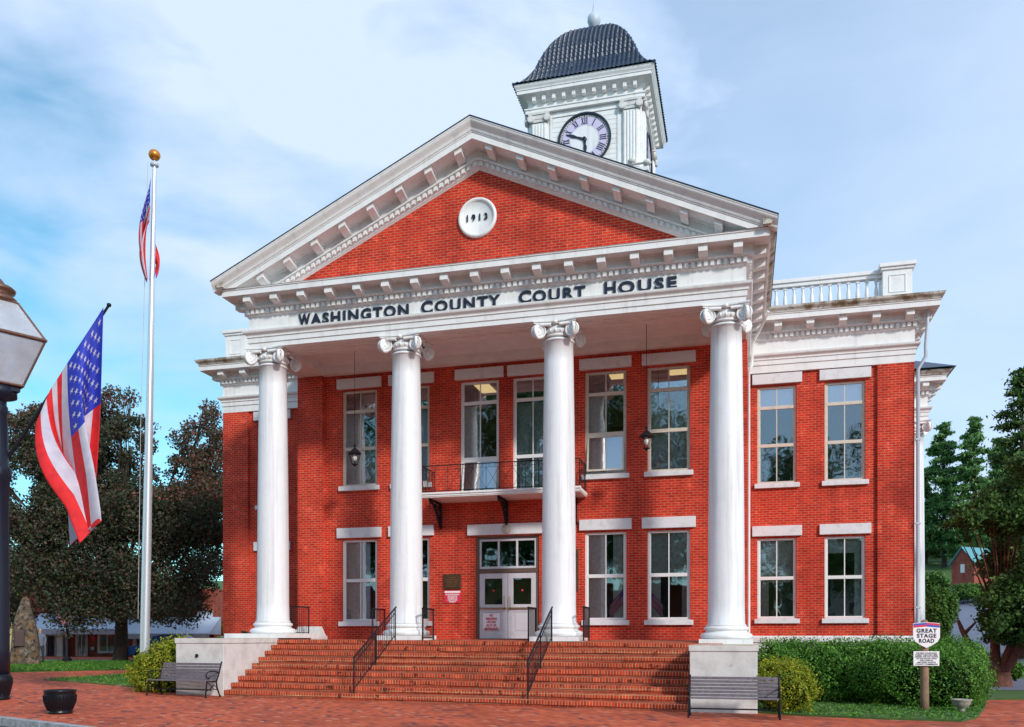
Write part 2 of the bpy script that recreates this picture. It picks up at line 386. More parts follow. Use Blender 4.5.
def copy_tree(o, parent=None):
    c = o.copy(); col.objects.link(c); c.parent = parent
    for ch in [x for x in bpy.data.objects if x.parent == o]: copy_tree(ch, c)
    return c
def text_mesh(name, s, size, depth, m, parent, loc, rot=(R(90),0,0), width=None, bold=.0, align='CENTER', spacing=1.0):
    cu = bpy.data.curves.new(name, 'FONT'); cu.body = s; cu.size = size; cu.extrude = depth; cu.offset = bold
    cu.align_x = align; cu.space_character = spacing; cu.resolution_u = 3
    t = bpy.data.objects.new(name, cu); col.objects.link(t)
    bpy.context.view_layer.update()
    me = bpy.data.meshes.new_from_object(t.evaluated_get(bpy.context.evaluated_depsgraph_get()))
    bpy.data.objects.remove(t)
    me.name = name; me.materials.clear(); me.materials.append(m)
    xs = [v.co.x for v in me.vertices]; w0 = max(xs)-min(xs); c0 = (max(xs)+min(xs))/2
    k = width/w0 if width else 1
    for v in me.vertices: v.co.x = (v.co.x-c0)*k if align == 'CENTER' else v.co.x*k
    o = bpy.data.objects.new(name, me); col.objects.link(o); o.location = loc; o.rotation_euler = rot
    if parent: o.parent = parent
    return o
def leaves(name, pts, nrm, size, m, parent, rnd=None, aspect=.7, jitter=.8):
    """one mesh of many small bent leaf quads"""
    n = len(pts); pts = np.asarray(pts, float)
    a = rng.normal(size=(n, 3)); nr = np.asarray(nrm, float)*(1-jitter)+rng.normal(size=(n, 3))*jitter*.6
    nr /= np.linalg.norm(nr, axis=1)[:, None]+1e-9
    t = np.cross(nr, a); t /= np.linalg.norm(t, axis=1)[:, None]+1e-9; bt = np.cross(nr, t)
    s = size*rng.uniform(.55, 1.3, n)[:, None]
    v = np.empty((n, 4, 3)); v[:, 0] = pts-t*s*.5; v[:, 1] = pts+bt*s*.5*aspect+nr*s*.12; v[:, 2] = pts+t*s*.6; v[:, 3] = pts-bt*s*.5*aspect+nr*s*.12
    me = bpy.data.meshes.new(name); me.vertices.add(4*n); me.vertices.foreach_set('co', v.reshape(-1))
    me.loops.add(4*n); me.loops.foreach_set('vertex_index', np.arange(4*n, dtype=np.int32))
    me.polygons.add(n); me.polygons.foreach_set('loop_start', np.arange(0, 4*n, 4, dtype=np.int32)); me.polygons.foreach_set('loop_total', np.full(n, 4, dtype=np.int32))
    me.update(calc_edges=True)
    at = me.attributes.new('rnd', 'FLOAT', 'FACE')
    at.data.foreach_set('value', (rnd if rnd is not None else rng.uniform(0, 1, n)).astype(np.float32))
    me.materials.append(m)
    o = bpy.data.objects.new(name, me); col.objects.link(o)
    if parent: o.parent = parent
    return o
def blob_points(blobs, n, inner=.55):
    """blobs: (cx,cy,cz,rx,ry,rz); leaves lie mostly near each blob's surface"""
    bl = np.array(blobs); wgt = (bl[:, 3]*bl[:, 4]*bl[:, 5])**(2/3); idx = rng.choice(len(bl), n, p=wgt/wgt.sum())
    d = rng.normal(size=(n, 3)); d /= np.linalg.norm(d, axis=1)[:, None]
    r = inner+(1-inner)*rng.uniform(0, 1, n)**.6
    ph = d@np.array([[3.1, 1.7, 2.3], [1.3, 4.1, .7], [2.2, .9, 3.7]])
    r *= 1+.13*np.sin(ph[:, 0]*2+idx)+.1*np.sin(ph[:, 1]*3+idx*2)
    p = bl[idx, :3]+d*bl[idx, 3:]*r[:, None]
    return p, d, idx

# ================================================================== GROUND
xs_ = np.concatenate([np.linspace(-260, -60, 11), np.linspace(-50, 60, 56), np.linspace(70, 260, 11)])
ys_ = np.concatenate([np.linspace(-120, -40, 5), np.linspace(-36, 120, 79), np.linspace(130, 420, 16)])
g = MB()
gv = [(x, y, terr(x, y)-.05-(.14 if y < -9 else 0)) for y in ys_ for x in xs_]; nx = len(xs_)
g.add(gv, [(j*nx+i, j*nx+i+1, (j+1)*nx+i+1, (j+1)*nx+i) for j in range(len(ys_)-1) for i in range(nx-1)], smooth=True)
tag(g.build('ground', M['grass']), kind='structure')
K0 = gp(0, 716); K1 = gp(100, 727.5); kd = (K1-K0); kd.z = 0; kd.normalize(); kn = Vector((-kd.y, kd.x, 0))   # kn points away from the street
def kpt(t, off, z=None):
    p = K0+kd*t+kn*off; return (p.x, p.y, (gz(p.x) if z is None else z))
# street
s_ = MB(); ts = np.linspace(-60, 70, 27)
vs = []
for t in ts:
    a = kpt(t, -.17); b_ = kpt(t, -26); vs += [(a[0], a[1], a[2]-.145), (b_[0], b_[1], a[2]-.145)]
s_.add(vs, [(2*i, 2*i+1, 2*i+3, 2*i+2) for i in range(len(ts)-1)])
tag(s_.build('street', M['asphalt']), kind='structure')
kb = MB()
for i in range(len(ts)-1):
    for j in range(3):
        t0 = ts[i]+j*(5/3)+.004; t1 = ts[i]+(j+1)*5/3-.004
        p = [kpt(t0, -.17), kpt(t1, -.17), kpt(t1, 0), kpt(t0, 0)]
        kb.hexa([(q[0], q[1], q[2]-.25) for q in p]+[(q[0], q[1], q[2]+.008) for q in p])
tag(kb.build('kerb', M['kerb'], bevel=.012), kind='structure')
# brick plaza, a sloped sheet behind the kerb
pz = MB(); tt = np.linspace(-46, 44, 46)
offs = [0, 4, 8, 12, 16, 20, 24, 28, 36]
pv = [kpt(t, o) for o in offs for t in tt]; nt_ = len(tt)
pz.add(pv, [(j*nt_+i, j*nt_+i+1, (j+1)*nt_+i+1, (j+1)*nt_+i) for j in range(len(offs)-1) for i in range(nt_-1)])
tag(pz.build('brick_pavement', M['paver']), kind='structure')
def patch(name, poly, m, h=.03):
    q = MB(); n = len(poly); q.prism([(p.x, p.y, p.z) for p in poly], -.03, h); return tag(q.build(name, m), kind='structure')
def gpw(px, py): return gp(px, py)
patch('lawn', [gp(-60, 674), gp(150, 669.5), gp(150, 662), gp(-60, 662)], M['grass'])
patch('lawn', [gp(43, 680.2), gp(90, 683.6), gp(150, 689), gp(240, 686), gp(240, 671), gp(138, 673.8)], M['drygrass'])
RG = [gp(800, 716), gp(880, 719.5), gp(962, 722), gp(977, 718.5), gp(985, 708), gp(990, 688), gp(960, 672), gp(765, 672), gp(755, 713)]
patch('lawn', RG, M['grass'], .04)
patch('lawn', [gp(985, 684), gp(1120, 684), gp(1120, 676), gp(972, 672), gp(975, 680)], M['grass'], .05)
patch('lawn', [gp(985, 700), gp(1130, 699), gp(1130, 690), gp(978, 690)], M['grass'], .05)
patch('lawn', [gp(975, 674), gp(1120, 676), gp(1120, 664), gp(965, 664)], M['grass'], .05)
# side road climbing the hill
rd = MB(); rc = []
cl = [(1180, 26), (1060, 36), (1000, 46), (985, 56), (988, 66), (975, 78), (950, 92)]
for (px, d) in cl: rc.append(cp(px, d))
hw = [7, 5.0, 3.4, 2.8, 3.0, 3.2, 3.5]; vs = []
for i, p in enumerate(rc):
    d = (rc[min(i+1, len(rc)-1)]-rc[max(i-1, 0)]).normalized(); nn = Vector((-d.y, d.x, 0))
    for s in (-1, -.5, 0, .5, 1):
        q = p+nn*s*hw[i]; vs.append((q.x, q.y, terr(q.x, q.y)+.06))
rd.add(vs, [(5*i+j, 5*i+j+1, 5*i+j+6, 5*i+j+5) for i in range(len(rc)-1) for j in range(4)], smooth=True)
tag(rd.build('side_road', M['road']), kind='structure')

# grass blades on the near lawns
def blades(poly, n, m, h=.07):
    xs = [p.x for p in poly]; ys = [p.y for p in poly]
    pts = []
    def inside(x, y):
        c = False; j = len(poly)-1
        for i in range(len(poly)):
            if ((poly[i].y > y) != (poly[j].y > y)) and (x < (poly[j].x-poly[i].x)*(y-poly[i].y)/(poly[j].y-poly[i].y)+poly[i].x): c = not c
            j = i
        return c
    while len(pts) < n:
        x = random.uniform(min(xs), max(xs)); y = random.uniform(min(ys), max(ys))
        if inside(x, y): pts.append((x, y, terr(x, y)+.055))
    return leaves('grass_blades', pts, [(0, -1, .2)]*n, h, m, None, aspect=.25, jitter=.7)
tag(blades(RG, 26000, M['l_hedge'], .09), 'short green lawn strip in front of the hedge', 'grass', kind='stuff')

LG1 = [gp(-60, 674), gp(150, 669.5), gp(150, 662), gp(-60, 662)]; LG2 = [gp(43, 680.2), gp(90, 683.6), gp(150, 689), gp(240, 686), gp(240, 671), gp(138, 673.8)]
tag(blades(LG1, 24000, M['l_hedge'], .16), 'green lawn in front of the stone monument and maple', 'grass', kind='stuff')
tag(blades(LG2, 6000, M['l_hedge'], .10), 'worn patchy lawn triangle left of the golden bush', 'grass', kind='stuff')
# ================================================================== COURTHOUSE
H = empty('courthouse', (0, 0, 0), 0, 'red brick courthouse with four white Ionic columns, pediment and clock tower', 'courthouse')
YP = -3.2          # portico frieze plane
XH = 7.2           # portico half width at the frieze
YW = 3.0           # wing wall plane
XWR, XWL = 12.26, -12.06
YB = 27.0
ZA = 10.36
def wall(name, x0, x1, z0, z1, y, ops, depth=.22, parent=H, m='brick', jamb='brick', axis='x', flip=False):
    """wall face with real openings and reveals; axis x: plane y=const facing -y"""
    q = MB(); xs = sorted({x0, x1, *[o[0] for o in ops], *[o[1] for o in ops]}); zs = sorted({z0, z1, *[o[2] for o in ops], *[o[3] for o in ops]})
    for i in range(len(xs)-1):
        for j in range(len(zs)-1):
            cx = (xs[i]+xs[i+1])/2; cz = (zs[j]+zs[j+1])/2
            if any(o[0] < cx < o[1] and o[2] < cz < o[3] for o in ops): continue
            q.add([(xs[i], y, zs[j]), (xs[i+1], y, zs[j]), (xs[i+1], y, zs[j+1]), (xs[i], y, zs[j+1])], [(0, 1, 2, 3)])
            q.add([(xs[i], y+depth, zs[j]), (xs[i+1], y+depth, zs[j]), (xs[i+1], y+depth, zs[j+1]), (xs[i], y+depth, zs[j+1])], [(3, 2, 1, 0)])
    for (a, b, c, d) in ops:
        q.add([(a, y, c), (b, y, c), (b, y, d), (a, y, d), (a, y+depth, c), (b, y+depth, c), (b, y+depth, d), (a, y+depth, d)],
              [(0, 4, 5, 1), (1, 5, 6, 2), (2, 6, 7, 3), (3, 7, 4, 0)])
    q.add([(x0, y, z0), (x0, y+depth, z0), (x0, y+depth, z1), (x0, y, z1)], [(0, 3, 2, 1)])
    q.add([(x1, y, z0), (x1, y+depth, z0), (x1, y+depth, z1), (x1, y, z1)], [(0, 1, 2, 3)])
    q.add([(x0, y, z1), (x1, y, z1), (x1, y+depth, z1), (x0, y+depth, z1)], [(0, 1, 2, 3)])
    return q.build(name, M[m], parent)

ZL0, ZL1 = 2.24, 4.92       # lower windows
ZU0, ZU1 = 6.70, 9.84       # upper windows
pw_u = [(-5.71, -4.46), (-3.88, -2.64), (2.42, 3.70), (4.33, 5.60)]
pw_b = [(-1.60, -.32), (.13, 1.40)]
ops = [(a, b, ZU0, ZU1) for a, b in pw_u]+[(a, b, 6.16, ZU1) for a, b in pw_b]+[(a, b, ZL0, ZL1) for a, b in pw_u]+[(-1.08, .98, 1.60, 4.89)]
wall('portico_wall', -XH+.02, XH-.02, 1.5, ZA+.2, 0, ops)
ww = [(7.57, 8.79), (9.64, 10.86)]
wall('wing_wall', XH-.02, XWR, 1.74, ZA+.1, YW, [(a, b, ZU0, ZU1) for a, b in ww]+[(a, b, ZL0+.08, ZL1) for a, b in ww])
wwl = [(-10.62, -9.40)]
wall('wing_wall', XWL, -XH+.02, 1.74, ZA+.1, YW, [(a, b, ZU0, ZU1) for a, b in wwl]+[(a, b, ZL0+.08, ZL1) for a, b in wwl])
q = MB()     # side and rear walls
q.box((XWR-.25, YW+.23, .0), (XWR, YB, ZA+.1)); q.box((XWL, YW+.23, .0), (XWL+.25, YB, ZA+.1)); q.box((XWL+.26, YB-.3, 0), (XWR-.26, YB, ZA+.1))
q.box((XH-.27, .23, 1.5), (XH-.02, YW, ZA+.1)); q.box((-XH+.02, .23, 1.5), (-XH+.27, YW, ZA+.1))
q.build('side_wall', M['brick'], H)
q = MB(); q.box((-XH-.05, -.16, 1.5), (-6.35, -.004, ZA+.02)); q.build('pilaster', M['brick'], H)
q = MB(); q.box((6.35, -.16, 1.5), (XH+.05, -.004, ZA+.02)); q.build('pilaster', M['brick'], H)
q = MB(); q.box((11.2, YW-.11, 1.76), (XWR+.004, YW-.004, ZA-.10)); q.build('pilaster', M['brick'], H)
q = MB(); q.box((XWL-.004, YW-.11, 1.76), (-10.99, YW-.004, ZA-.10)); q.build('pilaster', M['brick'], H)
q = MB()    # painted base course
q.sweep([(XH, YW), (XWR, YW), (XWR, YB)], [(.0, -.3), (.12, -.3), (.12, 1.52), (.16, 1.55), (.16, 1.70), (.12, 1.75), (0, 1.75)])
q.build('base_course', M['lintel'], H); q = MB()
q.sweep([(XWL, YB), (XWL, YW), (-XH, YW)], [(.0, -.3), (.12, -.3), (.12, 1.52), (.16, 1.55), (.16, 1.70), (.12, 1.75), (0, 1.75)])
q.build('base_course', M['lintel'], H)
# interior rooms
q = MB()
q.box((-XH+.3, 2.6, 1.6), (XH-.3, 2.8, 11)); q.box((XH, 6.0, 1), (XWR-.3, 6.2, 11)); q.box((XWL+.3, 6.0, 1), (-XH, 6.2, 11))
q.box((-XH+.3, .25, 1.2), (XH-.3, 2.6, 1.4)); q.box((-XH+.3, .25, 5.4), (XH-.3, 2.59, 5.7)); q.box((-XH+.3, .25, 10.05), (XH-.3, 2.59, 10.2))
for a, b in ((XH, XWR-.3), (XWL+.3, -XH)):
    q.box((a, YW+.25, 1.3), (b, 5.99, 1.5)); q.box((a, YW+.25, 5.4), (b, 5.99, 5.7)); q.box((a, YW+.25, 10.05), (b, 5.99, 10.2))
for x in (-4.17, -2.2, 0, 2.0, 4.0): q.box((x-.05, .26, 1.41), (x+.05, 2.59, 10.04))
q.build('interior', M['interior'], H)

def window(x0, x1, z0, z1, y, cream=True, kind='upper', cur=None, tilt=False, lin=True, sill=True, lab=None):
    """frame > pane, mullion, lintel, sill, curtain"""
    fm = M['frame'] if kind == 'upper' else M['framew']
    q = MB(); ft = .075; yf = y+.07; yb = y+.17
    q.box((x0, yf, z0), (x0+ft, yb, z1)); q.box((x1-ft, yf, z0), (x1, yb, z1)); q.box((x0+ft, yf, z1-ft), (x1-ft, yb, z1)); q.box((x0+ft, yf, z0), (x1-ft, yb, z0+ft*.8))
    bars = [z0+(z1-z0)*.5] if kind == 'lower' else [z1-.68, z0+(z1-z0-.68)*.5]
    if kind == 'door': bars = [z1-.68, z0+1.22]
    for bz in bars: q.box((x0+ft, yf+.015, bz-.055), (x1-ft, yb-.01, bz+.055))
    f = q.build('window', fm, H, bevel=.008)
    if lab: f['label'] = lab
    q = MB(); xm = (x0+x1)/2
    zz = [z0+ft*.8]+sorted(bars)+[z1-ft]
    for i in range(len(zz)-1):
        a = zz[i]+(.055 if i else 0); b = zz[i+1]-(.055 if i < len(zz)-2 else 0)
        if tilt and i == 0: continue
        q.box((xm-.016, yf+.03, a), (xm+.016, yf+.06, b))
        for (u, v) in ((x0+ft, x0+ft+.028), (x1-ft-.028, x1-ft)): q.box((u, yf+.03, a), (v, yf+.06, b))
    q.build('mullion', fm, f)
    q = MB()
    for i in range(len(zz)-1):
        a = zz[i]; b = zz[i+1]
        if tilt and i == 0: continue
        q.box((x0+ft, yf+.042, a), (x1-ft, yf+.047, b), 1 if (kind != 'lower' and i == len(zz)-2) else 0)
    q.build('pane', [M['glass'], M['glass2']], f)
    if tilt:     # bottom sash hinged out
        a, b = zz[0], zz[1]-.055; hgt = b-a; rot = Matrix.Translation((0, yf+.02, b)) @ Matrix.Rotation(R(-9), 4, 'X')
        q = MB()
        q.box((x0+ft, -.02, -hgt), (x0+ft+.05, .02, 0), M4=rot); q.box((x1-ft-.05, -.02, -hgt), (x1-ft, .02, 0), M4=rot)
        q.box((x0+ft+.05, -.02, -hgt), (x1-ft-.05, .02, -hgt+.05), M4=rot); q.box((x0+ft+.05, -.02, -.05), (x1-ft-.05, .02, 0), M4=rot); q.box((xm-.018, -.018, -hgt+.05), (xm+.018, .018, -.05), M4=rot)
        q.build('open_sash', fm, f)
        q = MB(); q.box((x0+ft+.05, -.004, -hgt+.05), (x1-ft-.05, .004, -.05), M4=rot); q.build('pane', M['glass2'], f)
    if lin:
        q = MB(); q.box((x0-.16, y-.09, z1+.055), (x1+.16, y+.12, z1+.385)); q.box((x0+.02, y+.02, z1+.004), (x1-.02, y+.14, z1+.053))
        q.build('lintel', M['lintel'], f, bevel=.01)
    if sill:
        q = MB(); q.box((x0-.09, y-.10, z0-.17), (x1+.09, y+.10, z0-.02)); q.box((x0+.01, y-.02, z0-.018), (x1-.01, y+.14, z0-.002)); q.build('sill', M['lintel'], f, bevel=.01)
    q = MB()
    if cur:
        for (a, b, c, d, mi) in cur:
            n = max(4, int((b-a)*(x1-x0)*12)); xs = [x0+(x1-x0)*(a+(b-a)*i/n) for i in range(n+1)]
            za = z0+(z1-z0)*c; zb = z0+(z1-z0)*d; vs = []
            for i, x in enumerate(xs):
                yy = y+.25+(.03 if i % 2 else -.03)*(1 if mi == 0 else .1); vs += [(x, yy, za), (x, yy, zb)]
            q.add(vs, [(2*i, 2*i+2, 2*i+3, 2*i+1) for i in range(n)], mi, mi == 0)
        q.build('curtain', [M['curtain'], M['blind']], f)
    return f
C_ = 0; B_ = 1
window(-5.71, -4.46, ZU0, ZU1, 0, cur=[(.05, .5, .5, .8, 0), (.05, .95, .0, .5, 0)])
window(-3.88, -2.64, ZU0, ZU1, 0, cur=[(.05, .95, .4, .8, 1), (.5, .95, 0, .4, 1)])
window(-1.60, -.32, 6.16, ZU1, 0, kind='door', sill=False, tilt=True, cur=[(.05, .5, .3, .8, 0), (.55, .95, 0, .33, 1)])
window(.13, 1.40, 6.16, ZU1, 0, kind='door', sill=False, cur=[(.05, .95, .0, .8, 0)])
window(2.42, 3.70, ZU0, ZU1, 0, tilt=True, cur=[(.04, .5, .0, .8, 0), (.5, .95, 0, .4, 1)])
window(4.33, 5.60, ZU0, ZU1, 0, cur=[(.04, .96, .0, .77, 0)])
window(-5.71, -4.46, ZL0, ZL1, 0, kind='lower', cur=[(.04, .4, 0, 1, 0), (.5, .72, 0, 1, 1)])
window(-3.88, -2.64, ZL0, ZL1, 0, kind='lower', cur=[(.05, .3, 0, 1, 0)])
window(2.42, 3.70, ZL0, ZL1, 0, kind='lower', cur=[(.05, .42, 0, 1, 0), (.66, .98, .0, 1, 0)])
window(4.33, 5.60, ZL0, ZL1, 0, kind='lower', cur=[(.04, .96, .5, 1, 0), (.04, .3, 0, .5, 0), (.8, .96, 0, .5, 0)])
window(7.57, 8.79, ZU0, ZU1, YW, cur=[(.04, .96, .79, 1, 1)])
window(9.64, 10.86, ZU0, ZU1, YW, cur=[(.04, .96, .79, 1, 1)])
window(7.57, 8.79, ZL0+.08, ZL1, YW, kind='lower', cur=[(.04, .96, .45, 1, 0), (.04, .3, 0, .45, 0)])
window(9.64, 10.86, ZL0+.08, ZL1, YW, kind='lower', cur=[(.04, .96, .80, 1, 0), (.75, .96, 0, .8, 0)])
window(-10.62, -9.40, ZU0, ZU1, YW, cur=[(.04, .5, 0, .8, 0)])
window(-10.62, -9.40, ZL0+.08, ZL1, YW, kind='lower')
for (x, y, z, w_) in ((3.32, .75, 10.03, .30), (5.2, .8, 10.03, .32), (-1.2, 1.2, 10.03, .25)):
    q = MB(); q.box((x-w_, y-.35, z-.03), (x+w_, y+.75, z)); q.build('ceiling_light', M['ceiling_lamp'], H)

# ---- entrance
q = MB(); dx0, dx1, dz0, dz1 = -1.08, .98, 1.64, 4.89
q.box((dx0, .04, dz0), (dx0+.09, .20, dz1)); q.box((dx1-.09, .04, dz0), (dx1, .20, dz1)); q.box((dx0+.09, .04, dz1-.07), (dx1-.09, .20, dz1)); q.box((dx0+.09, .04, 3.74), (dx1-.09, .20, 3.86))
D = q.build('entrance', M['tan'], H, bevel=.008)
q = MB(); tx0, tx1, tz0, tz1 = dx0+.10, dx1-.10, 3.87, 4.81
q.box((tx0, .07, tz0), (tx1, .15, tz0+.07)); q.box((tx0, .07, tz1-.07), (tx1, .15, tz1))
for k in range(4):
    x = tx0+(tx1-tx0-.06)*k/3; q.box((x, .07, tz0+.07), (x+.06, .15, tz1-.07))
q.build('transom_frame', M['door'], D, bevel=.006)
q = MB(); q.box((tx0+.03, .11, tz0+.04), (tx1-.03, .115, tz1-.04)); q.build('transom_glass', M['glass'], D)
xm = (dx0+dx1)/2
for sgn, (a, b) in enumerate(((dx0+.10, xm-.006), (xm+.006, dx1-.10))):
    q = MB(); z0, z1 = 1.66, 3.73; st = .17
    q.box((a, .07, z0), (a+st, .13, z1)); q.box((b-st, .07, z0), (b, .13, z1)); q.box((a+st, .07, z1-.17), (b-st, .13, z1)); q.box((a+st, .07, 2.5), (b-st, .13, 2.74)); q.box((a+st, .07, z0), (b-st, .13, z0+.17))
    q.box((a+st, .085, z0+.17), (b-st, .115, 2.5)); q.box((a+st+.07, .074, z0+.25), (b-st-.07, .084, 2.42))
    q.build('door', M['door'], D, bevel=.006)
    q = MB(); q.box((a+st-.01, .10, 2.73), (b-st+.01, .106, z1-.16)); q.build('door_pane', M['glass'], D)
    q = MB(); q.box((a+.03, .015, 2.60), (b-.03, .035, 2.64)); q.box((a+.03, .034, 2.60), (a+.06, .069, 2.64)); q.box((b-.06, .034, 2.60), (b-.03, .069, 2.64))
    hx = b-.09 if sgn == 0 else a+.09; q.tube([(hx, .015, 2.55), (hx, -.01, 2.6), (hx, -.01, 2.95), (hx, .02, 3.0)], .013); q.build('push_bar', M['brass'], D)
    q = MB(); q.lathe([(.0, -.004), (.035, -.004), (.035, .004), (.0, .004)], ((a+b)/2, .094, 3.18), 20, axis=Matrix.Rotation(R(90), 3, 'X')); q.build('sticker', M['red'], D)
q = MB(); q.box((-1.34, -.09, 4.93), (1.22, .10, 5.27)); lt = q.build('door_lintel', M['lintel'], D, bevel=.01)
q = MB(); q.lathe([(.0, 0), (.13, 0), (.15, .02), (.13, .03), (.0, .03)], (-.05, -.092, 5.10), 24, axis=Matrix.Rotation(R(90), 3, 'X')); q.box((-.09, -.14, 5.03), (-.01, -.125, 5.08)); q.box((-.075, -.14, 5.08), (-.025, -.125, 5.16)); q.build('bell_emblem', M['stonecap'], D)
q = MB(); q.box((-.86, .055, 1.98), (-.30, .066, 2.46)); q.build('notice', M['paper'], D)
text_mesh('notice_text', 'NO\nSMOKING\nWITHIN\n50 FT OF\nENTRANCE', .105, .002, M['red'], D, (-.58, .052, 2.36), width=.42, bold=.004)

# ---- wall plaques
def px_x(px, y=0): return xat(px, y)
q = MB(); q.box((-1.98, -.05, 3.62), (-1.40, -.002, 4.10)); q.box((-1.94, -.062, 3.66), (-1.44, -.051, 4.06)); pl = q.build('plaque', M['bronze'], H, bevel=.01)
for k in range(5):
    text_mesh('plaque_text', ['IN HONOR', 'OF THOSE WHO', 'SERVED THEIR', 'COUNTY AND', 'COUNTRY'][k], .055, .002, M['brass'], pl, (-1.69, -.066, 3.97-k*.07), bold=.001)
q = MB(); q.box((-1.96, -.03, 3.18), (-1.40, -.002, 3.58)); ws = q.build('wall_sign', M['red'], H)
q = MB(); q.box((-1.94, -.034, 3.50), (-1.42, -.0305, 3.56)); q.build('sign_band', M['paper'], ws)
text_mesh('sign_text', 'NO SKATEBOARDING\nBICYCLING OR\nLOITERING ON\nCOURT HOUSE\nPROPERTY', .058, .002, M['paper'], ws, (-1.68, -.034, 3.43), width=.46, bold=.002)
pl.location = (-.17, 0, -.38); ws.location = (-.17, 0, -.38)
q = MB(); q.box((1.92, -.05, 3.14), (2.22, -.002, 4.42)); q.build('plaque', M['bronze'], H, bevel=.01)

# ---- portico floor, stairs and pedestals
SX0, SX1 = -5.96, 5.94
def zs_(i, x):
    t = (x-SX0)/(SX1-SX0); return (.17+.164*(i+1))*(1-t)+.171*(i+1)*t
st_ = empty('stairs', (0, 0, 0)); st_.parent = H
for i in range(9):
    yf = -6.43+.337*i; yb = yf+.337+(.04 if i < 8 else -.02); q = MB()
    zl, zr = zs_(i, SX0), zs_(i, SX1); th = .105
    if i == 8: yb = yf+.24
    # slab in several short lengths so worn joints step slightly
    n = 14; rx = [SX0+(SX1-SX0)*k/n for k in range(n+1)]
    for k in range(n):
        dz = random.uniform(-.007, .006); dy = random.uniform(-.012, .010); a, b_ = rx[k]+.002, rx[k+1]-.002
        za = zs_(i, a)+dz; zb = zs_(i, b_)+dz
        q.hexa([(a, yf+dy, za-th), (b_, yf+dy, zb-th), (b_, yb, zb-th), (a, yb, za-th), (a, yf+dy, za), (b_, yf+dy, zb), (b_, yb, zb), (a, yb, za)])
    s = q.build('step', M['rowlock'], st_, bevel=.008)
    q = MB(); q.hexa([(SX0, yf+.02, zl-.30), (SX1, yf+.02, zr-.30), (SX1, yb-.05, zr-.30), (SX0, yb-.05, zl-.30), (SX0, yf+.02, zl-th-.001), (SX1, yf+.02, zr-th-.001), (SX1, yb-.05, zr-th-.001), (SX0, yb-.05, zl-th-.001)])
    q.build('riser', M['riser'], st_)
q = MB(); yf = -3.73+.245
a, b_ = zs_(8, SX0)-.004, zs_(8, SX1)-.004
q.hexa([(-6.6, yf, 1.2), (6.6, yf, 1.2), (7.2, -.001, 1.2), (-7.2, -.001, 1.2), (-6.6, yf, a), (6.6, yf, b_), (7.2, -.001, 1.63), (-7.2, -.001, 1.63)])
q.build('porch_floor', M['rowlock'], H)
def pedestal(x0, x1, y0, y1, zg, zt):
    q = MB(); q.box((x0+.012, y0+.012, zg-.2), (x1-.012, y1, zt-.145)); p = q.build('pedestal', M['stone'], H, bevel=.015)
    q = MB(); q.box((x0-.01, y0-.01, zt-.135), (x1+.01, y1+.01, zt-.012)); q.box((x0+.002, y0+.002, zt-.146), (x1-.002, y1, zt-.134)); q.build('pedestal_band', M['stone'], p, bevel=.012)
    q = MB(); q.box((x0-.006, y0-.006, zt-.012), (x1+.006, y1, zt)); q.build('pedestal_cap', M['stonecap'], p)
    return p
pL = pedestal(-7.42, SX0-.002, -6.43, -1.7, .1, 1.68)
pR = pedestal(SX1+.002, 7.44, -6.43, -1.7, -.05, 1.52)
q = MB(); q.lathe([(.0, 0), (.045, 0), (.045, .03), (0, .03)], (-6.75, -6.435, 1.22), 14, axis=Matrix.Rotation(R(90), 3, 'X')); q.build('spout_hole', M['iron'], pL)
# low stone blocks at the foot of the wall pilaster
q = MB(); q.box((-7.25, -.62, 1.62), (-6.15, -.165, 1.75)); q.hexa([(-7.2, -.58, 1.751), (-6.2, -.58, 1.751), (-6.2, -.165, 1.751), (-7.2, -.165, 1.751), (-7.1, -.40, 2.06), (-6.35, -.40, 2.06), (-6.35, -.165, 2.06), (-7.1, -.165, 2.06)])
q.build('pilaster_base', M['stone'], H, bevel=.01)

